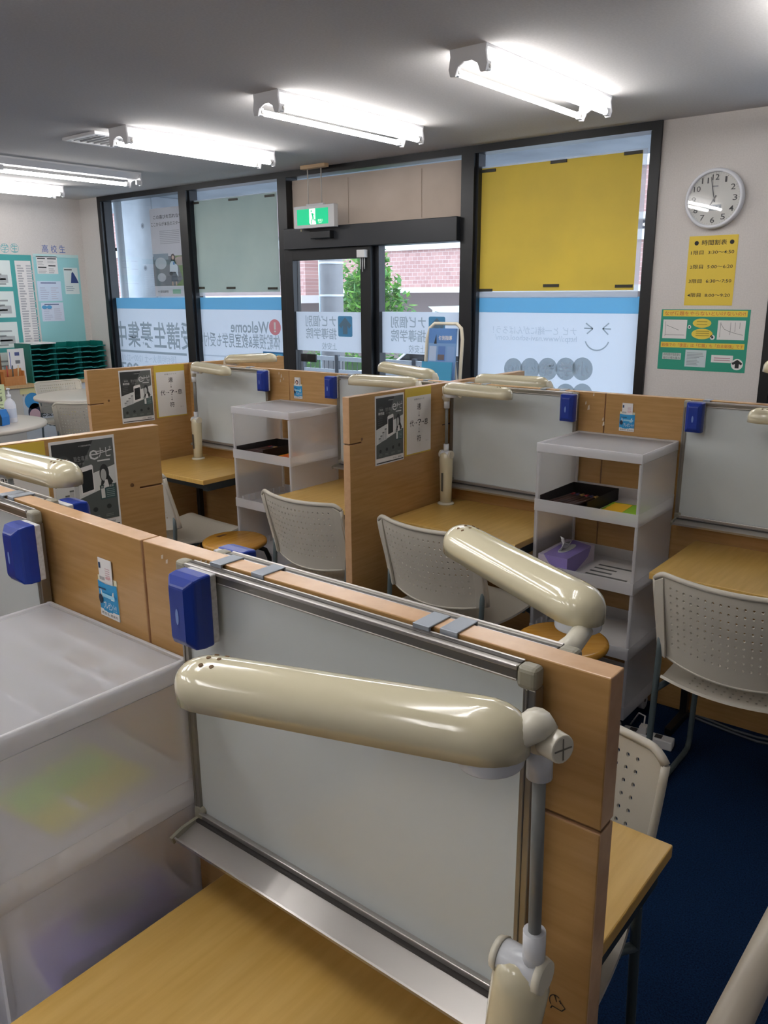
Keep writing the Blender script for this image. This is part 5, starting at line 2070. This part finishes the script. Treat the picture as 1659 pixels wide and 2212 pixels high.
p.rect(0, h * .97, w, h, M((190, 222, 222), .6))
cards = [(75, 553, 126, 592, PAPER), (77, 607, 135, 650, M((206, 220, 238), .6)), (86, 654, 140, 693, M((214, 222, 238), .6)), (134, 578, 172, 635, M((214, 226, 226), .6))]
rects = []
for x0, ya, x1, yb, m in cards:
    a, b = LP(x0 + 2, ya), LP(x1, yb)
    u0, u1, v1, v0 = a[0] - y0, b[0] - y0, a[1] - (z0 - .1), b[1] - (z0 - .1)
    rects.append((u0, v0, u1, v1))
    p.rect(u0, v0, u1, v1, m)
p.nxt()
for i, (u0, v0, u1, v1) in enumerate(rects):
    du, dv_ = u1 - u0, v1 - v0
    if i == 0:
        for a, b, c, d in ((.05, .5, .42, .9), (.52, .62, .95, .9), (.05, .05, .45, .4), (.55, .05, .9, .5)):
            p.rect(u0 + du * a, v0 + dv_ * d - .012, u0 + du * c, v0 + dv_ * d, DKG)
            p.lines(u0 + du * a, v0 + dv_ * b, u0 + du * c, v0 + dv_ * (d - .12), 3, M((150, 150, 154), .6), random, .3)
    elif i < 3:
        p.rect(u0 + du * .15, v0 + dv_ * .88, u0 + du * .8, v0 + dv_ * .93, M((70, 84, 130), .6))
        p.lines(u0 + du * .1, v0 + dv_ * .1, u0 + du * .48, v0 + dv_ * .75, 6, M((176, 182, 206), .6), random, .3)
        p.lines(u0 + du * .55, v0 + dv_ * .1, u0 + du * .92, v0 + dv_ * .75, 6, M((190, 188, 206), .6), random, .3)
        if i == 2:
            p.ell(u0 + du * .14, v0 + dv_ * .76, .03, .02, M((84, 160, 210), .6))
            p.ell(u0 + du * .36, v0 + dv_ * .76, .03, .02, M((84, 160, 210), .6))
    else:
        p.poly([(u0 + du * .45, v0 + dv_ * .42), (u0 + du * .55, v0 + dv_ * .80), (u0 + du * .66, v0 + dv_ * .84), (u0 + du * .9, v0 + dv_ * .58), (u0 + du, v0 + dv_ * .42)], M((40, 62, 120), .6))
        p.rect(u0 + du * .05, v0 + dv_ * .90, u0 + du * .6, v0 + dv_ * .94, DKG)
        p.lines(u0 + du * .08, v0 + dv_ * .12, u0 + du * .9, v0 + dv_ * .34, 3, M((150, 170, 180), .6), random, .4)
p.build(o)
# letter signs on the wall
for t_, xs, yb, m, circ, lbl in (('学', 10, 536, M((96, 170, 176), .6), True, 'round teal letter sign with the first kanji above teal poster'), ('生', 31, 536, M((96, 170, 176), .6), True, 'round teal letter sign with the second kanji above teal poster'), ('高', 97, 537, M((96, 116, 176), .6), False, 'blue tall kanji letter starting the row above aqua poster'), ('校', 116, 538, M((96, 116, 176), .6), False, 'blue kanji letter in the middle above aqua poster'), ('生', 134, 538, M((96, 116, 176), .6), False, 'blue kanji letter ending the row above aqua poster')):
    yy, zz = LP(xs, yb)
    lt = sheet('wall_letter', lbl, 'letter', .098, .13, WALL, (XL, yy - .049, zz - .065), math.pi / 2, 'letter signs on left wall', th=.0012)
    p = Print(-.0016)
    if circ:
        p.ring(.049, .065, .044, .004, m)
    p.text(t_, .014, .025, .084, .105, m, .006)
    p.build(lt, 'letter_print')

# green letter trays: three stacks of seven
def tray_label(c, k):
    return 'green letter tray, %s in the stack %s' % (('bottom one', 'second from bottom', 'third from bottom', 'middle one', 'third from top', 'second from top', 'topmost')[k], ('beside the white notice', 'between the other two stacks', 'beside the ring binders')[c])


tp = None
y_a = P(66, 745, 0, -8.2).y
ztray = .70
for col in range(3):
    for k in range(7):
        if tp is None:
            t = thing('letter_tray', 'green translucent letter tray in the stacks on counter', 'tray', (0, 0, 0), 0, 'green letter trays on the counter')
            tw, td, tz = .285, .30, .056
            g = G().box(0, td, 0, tw, 0, .003).box(0, .003, 0, tw, .003, .05).box(.003, td - .04, 0, .003, .003, .05).box(.003, td - .04, tw - .003, tw, .003, .05)
            g.build('tray', GREENT, t)
            lp = G()
            lp.prism([(0, .003), (tw * .32, .003), (tw * .38, -.004), (tw * .62, -.004), (tw * .68, .003), (tw, .003), (tw, .014), (tw * .68, .014), (tw * .62, .004), (tw * .38, .004), (tw * .32, .014), (0, .014)], td, td + .003, 'x')
            lp.build('front_lip', M((24, 132, 124), .35), t)
            for y in (.006, tw - .012):
                G().box(.02, td - .05, y, y + .006, .0, tz).build('riser', GREENT, t)
            tp = t
            t['label'] = tray_label(col, k)
            t.location = (XL + .015, y_a + col * .292, ztray + .001 + k * .056)
        else:
            tp2 = dup(tp, (XL + .015, y_a + col * .292, ztray + .001 + k * .056), 0)
            tp2['label'] = tray_label(col, k)
for yy, w_ in ((y_a + .05, .22),):
    pp = thing('paper_stack', 'white papers lying on top of the green trays', 'papers', (XL + .05, y_a + .004, ztray + .001 + 7 * .056 - .0002))
    G().box(0, .27, 0, .277, 0, .012).build('paper', PAPER, pp)
sp_ = G().box(-.015, .30, -.012, -.002, 0, .40).build('tray_side', M((22, 110, 100), .4))
sp_.location = (XL + .02, y_a, ztray)
tag(sp_, 'dark green side board beside the letter trays', 'board')
for k, (dy, c) in enumerate(((0, (222, 222, 224)), (.05, (206, 210, 216)), (.1, (214, 214, 218)))):
    yb = y_a + 3 * .292 + .012 + dy
    if yb + .04 > YW:
        break
    bd = thing('ring_binder', ('white ring binder beside the green trays', 'grey ring binder with blue foot beside trays', 'white and blue ring binder nearest the window corner')[k], 'binder', (XL + .06, yb, .70), 0, 'binders on the counter')
    G().box(0, .22, 0, .042, 0, .31).build('cover', M(c, .5), bd, bevel=.003)
    if k:
        G().box(.2195, .2205, .001, .041, .0, .10).build('spine_label', M((76, 124, 196), .5), bd)
# things leaning at the far left of the counter
y_, z_ = LP(5, 760, -8.3)
lf_ = thing('wooden_screen', 'brown wooden screen edge standing on the counter', 'screen', (-8.34, y_ - .42, .70))
G().box(0, .03, 0, .40, 0, .42).build('board', M((120, 84, 56), .5), lf_)
a, b = LP(18, 728, -8.25), LP(40, 780, -8.25)
nb = sheet('notice_board', 'white notice with small pictures beside green trays', 'notice', .17, .36, PAPER, (-8.25, P(10, 720, 0, -8.25).y, .70), math.pi / 2, th=.01)
p = Print(-.0105)
p.rect(.015, .02, .022, .33, M((70, 96, 170), .5))
for k in range(4):
    p.rect(.07, .05 + .08 * k, .12, .085 + .08 * k, M(((90, 100, 120), (150, 120, 60), (120, 120, 124), (80, 90, 140))[k], .5))
p.build(nb)
# yellow strip, speech poster on the counter front
y0_, y1_ = P(45, 838, 0, XCN).y, P(188, 828, 0, XCN).y
side_sheet('shelf_strip', 'pale yellow strip label along counter front edge', 'strip', y0_, y1_ - .3, .60, .66, M((232, 222, 160), .6), XCN - .028)
side_sheet('shelf_sign', 'white card with dark kana letters on counter edge', 'sign', y1_ - .29, y1_ + .2, .56, .66, PAPER, XCN - .028)
yy0, zz1 = P(50, 850, 0, XCN).y, .58
o = side_sheet('counter_poster', 'grey poster with drawn head and large kana on counter', 'poster', yy0, yy0 + 1.05, .02, zz1, M((206, 210, 212), .6), XCN - .028)
p = Print()
w, h = 1.05, zz1 - .02
def cp(px, py):
    q = P(px, py, 0, XCN - .028)
    return q.y - yy0, q.z - .02


c = cp(70, 866)
p.ell(c[0], c[1], .085, .085, M((64, 150, 206), .6))
c = cp(77, 891)
p.ell(c[0], c[1], .08, .10, M((36, 40, 62), .6))
c = cp(143, 892)
p.rect(c[0] - .07, 0, c[0] + .12, h, M((214, 196, 70), .6))
p.nxt()
c = cp(76, 896)
p.ell(c[0], c[1], .06, .065, M((214, 178, 184), .6))
for t_, px, py, m in (('ひ', 95, 884, INK), ('る', 95, 894, INK), ('の', 107, 884, INK), ('成', 107, 894, INK), ('に', 118, 884, INK), ('な', 118, 894, INK), ('さ', 128, 886, M((60, 130, 200), .6)), ('ん', 128, 896, M((60, 130, 200), .6)), ('チ', 143, 891, INK)):
    c = cp(px, py)
    p.text(t_, c[0] - .028, c[1] - .028, c[0] + .028, c[1] + .028, m, .02)
p.build(o)

# round tables and what stands on them
TABW = M((206, 198, 186), .3, name='ivory_table_top')


def round_table(label, x, y, r, turn=.4):
    t = thing('round_table', label, 'table', (x, y, 0), 0, 'round tables')
    G().lathe([(r - .02, .668), (r - .003, .672), (r, .682), (r, .692), (r - .004, .698), (r - .012, .70), (.0, .70)], 64).build('top', TABW, t)
    G().cyl((0, 0, .03), (0, 0, .668), .045, n=20).build('column', M((196, 200, 206), .35, .3), t)
    for k in range(4):
        a = k * math.pi / 2 + turn
        G().tube([(0, 0, .06), (.15 * math.cos(a), .15 * math.sin(a), .045), (.34 * math.cos(a), .34 * math.sin(a), .02)], [.03, .026, .02], 10).build('foot', M((60, 66, 72), .4), t)
    return t


round_table('round ivory table holding the sanitizer bottle', -5.9, 2.65, .5)
round_table('round ivory table with perforated chairs near the counter', -6.85, 4.2, .5, .0)
dup(ch, (-5.93, 3.60, 0), .90, 'beige perforated chair between the two round tables')
dup(ch, (-7.12, 4.16, 0), -math.pi / 2 - .1, 'beige perforated chair at far side of round table')
bp_ = P(26, 912, 2, .70)
bo = thing('sanitizer_bottle', 'white pump bottle of hand sanitizer on round table', 'bottle', (bp_.x, bp_.y, .70))
G().lathe([(.036, 0), (.039, .005), (.039, .12), (.034, .145), (.018, .165), (.012, .17), (.012, .18)], 24).build('body', M((226, 228, 236), .35), bo)
G().lathe([(.016, .178), (.016, .198), (.006, .2), (.006, .232), (.012, .234), (.012, .244)], 16).tube([(0, 0, .24), (-.03, .01, .24), (-.042, .014, .232)], .005, 8).build('pump', M((224, 226, 232), .35), bo)
G().lathe([(.0392, .035), (.0394, .036), (.0394, .10), (.0392, .101)], 24).build('sticker', M((206, 214, 228), .5), bo)
bp_ = P(24, 916, 2, .70)
bb_ = thing('blue_carton', 'small bright blue carton with dark side on table', 'box', (bp_.x - .03, bp_.y - .13, .70), .5)
G().prism([(0, 0), (.09, 0), (.095, .06), (.075, .11), (.01, .11), (-.005, .06)], 0, .085, 'y').build('carton', M((36, 118, 196), .4), bb_, bevel=.002)
G().prism([(.0, .004), (.088, .004), (.092, .06), (.073, .106), (.012, .106), (-.002, .06)], -.002, 0, 'y').build('dark_panel', M((20, 44, 58), .5), bb_)
bp_ = P(4, 905, 2, .70)
sg_ = sheet('table_sign', 'pale green hand written sign on round table', 'sign', .15, .26, M((206, 222, 180), .6), (bp_.x - .04, bp_.y - .08, .70), .62, th=.004)
p = Print(-.0045)
for k, t_ in enumerate(('手に', '消毒', '特に', 'ください')):
    p.text(t_, .03, .19 - .055 * k, .13, .23 - .055 * k, DKG, .01)
p.build(sg_)
bp_ = P(12, 830, 2, .72)
wx = thing('wooden_caddy', 'small orange wooden box on the counter', 'box', (-8.236, P(14, 800, 0, -8.2).y - .05, .70))
g = G().box(0, .075, 0, .22, 0, .01).box(0, .008, 0, .22, .01, .16).box(.067, .075, 0, .22, .01, .09).box(.008, .067, 0, .01, .01, .14).box(.008, .067, .21, .22, .01, .14)
g.build('box', wood('caddy_wood', (190, 124, 66), (206, 140, 80), (4, 12, 4), .5), wx)
for k in range(3):
    G().cyl((.03, .06 + .05 * k, .0095), (.05, .05 + .06 * k, .2), .006, n=8).build('pen', M(((170, 60, 40), (40, 60, 60), (200, 180, 140))[k], .4), wx)
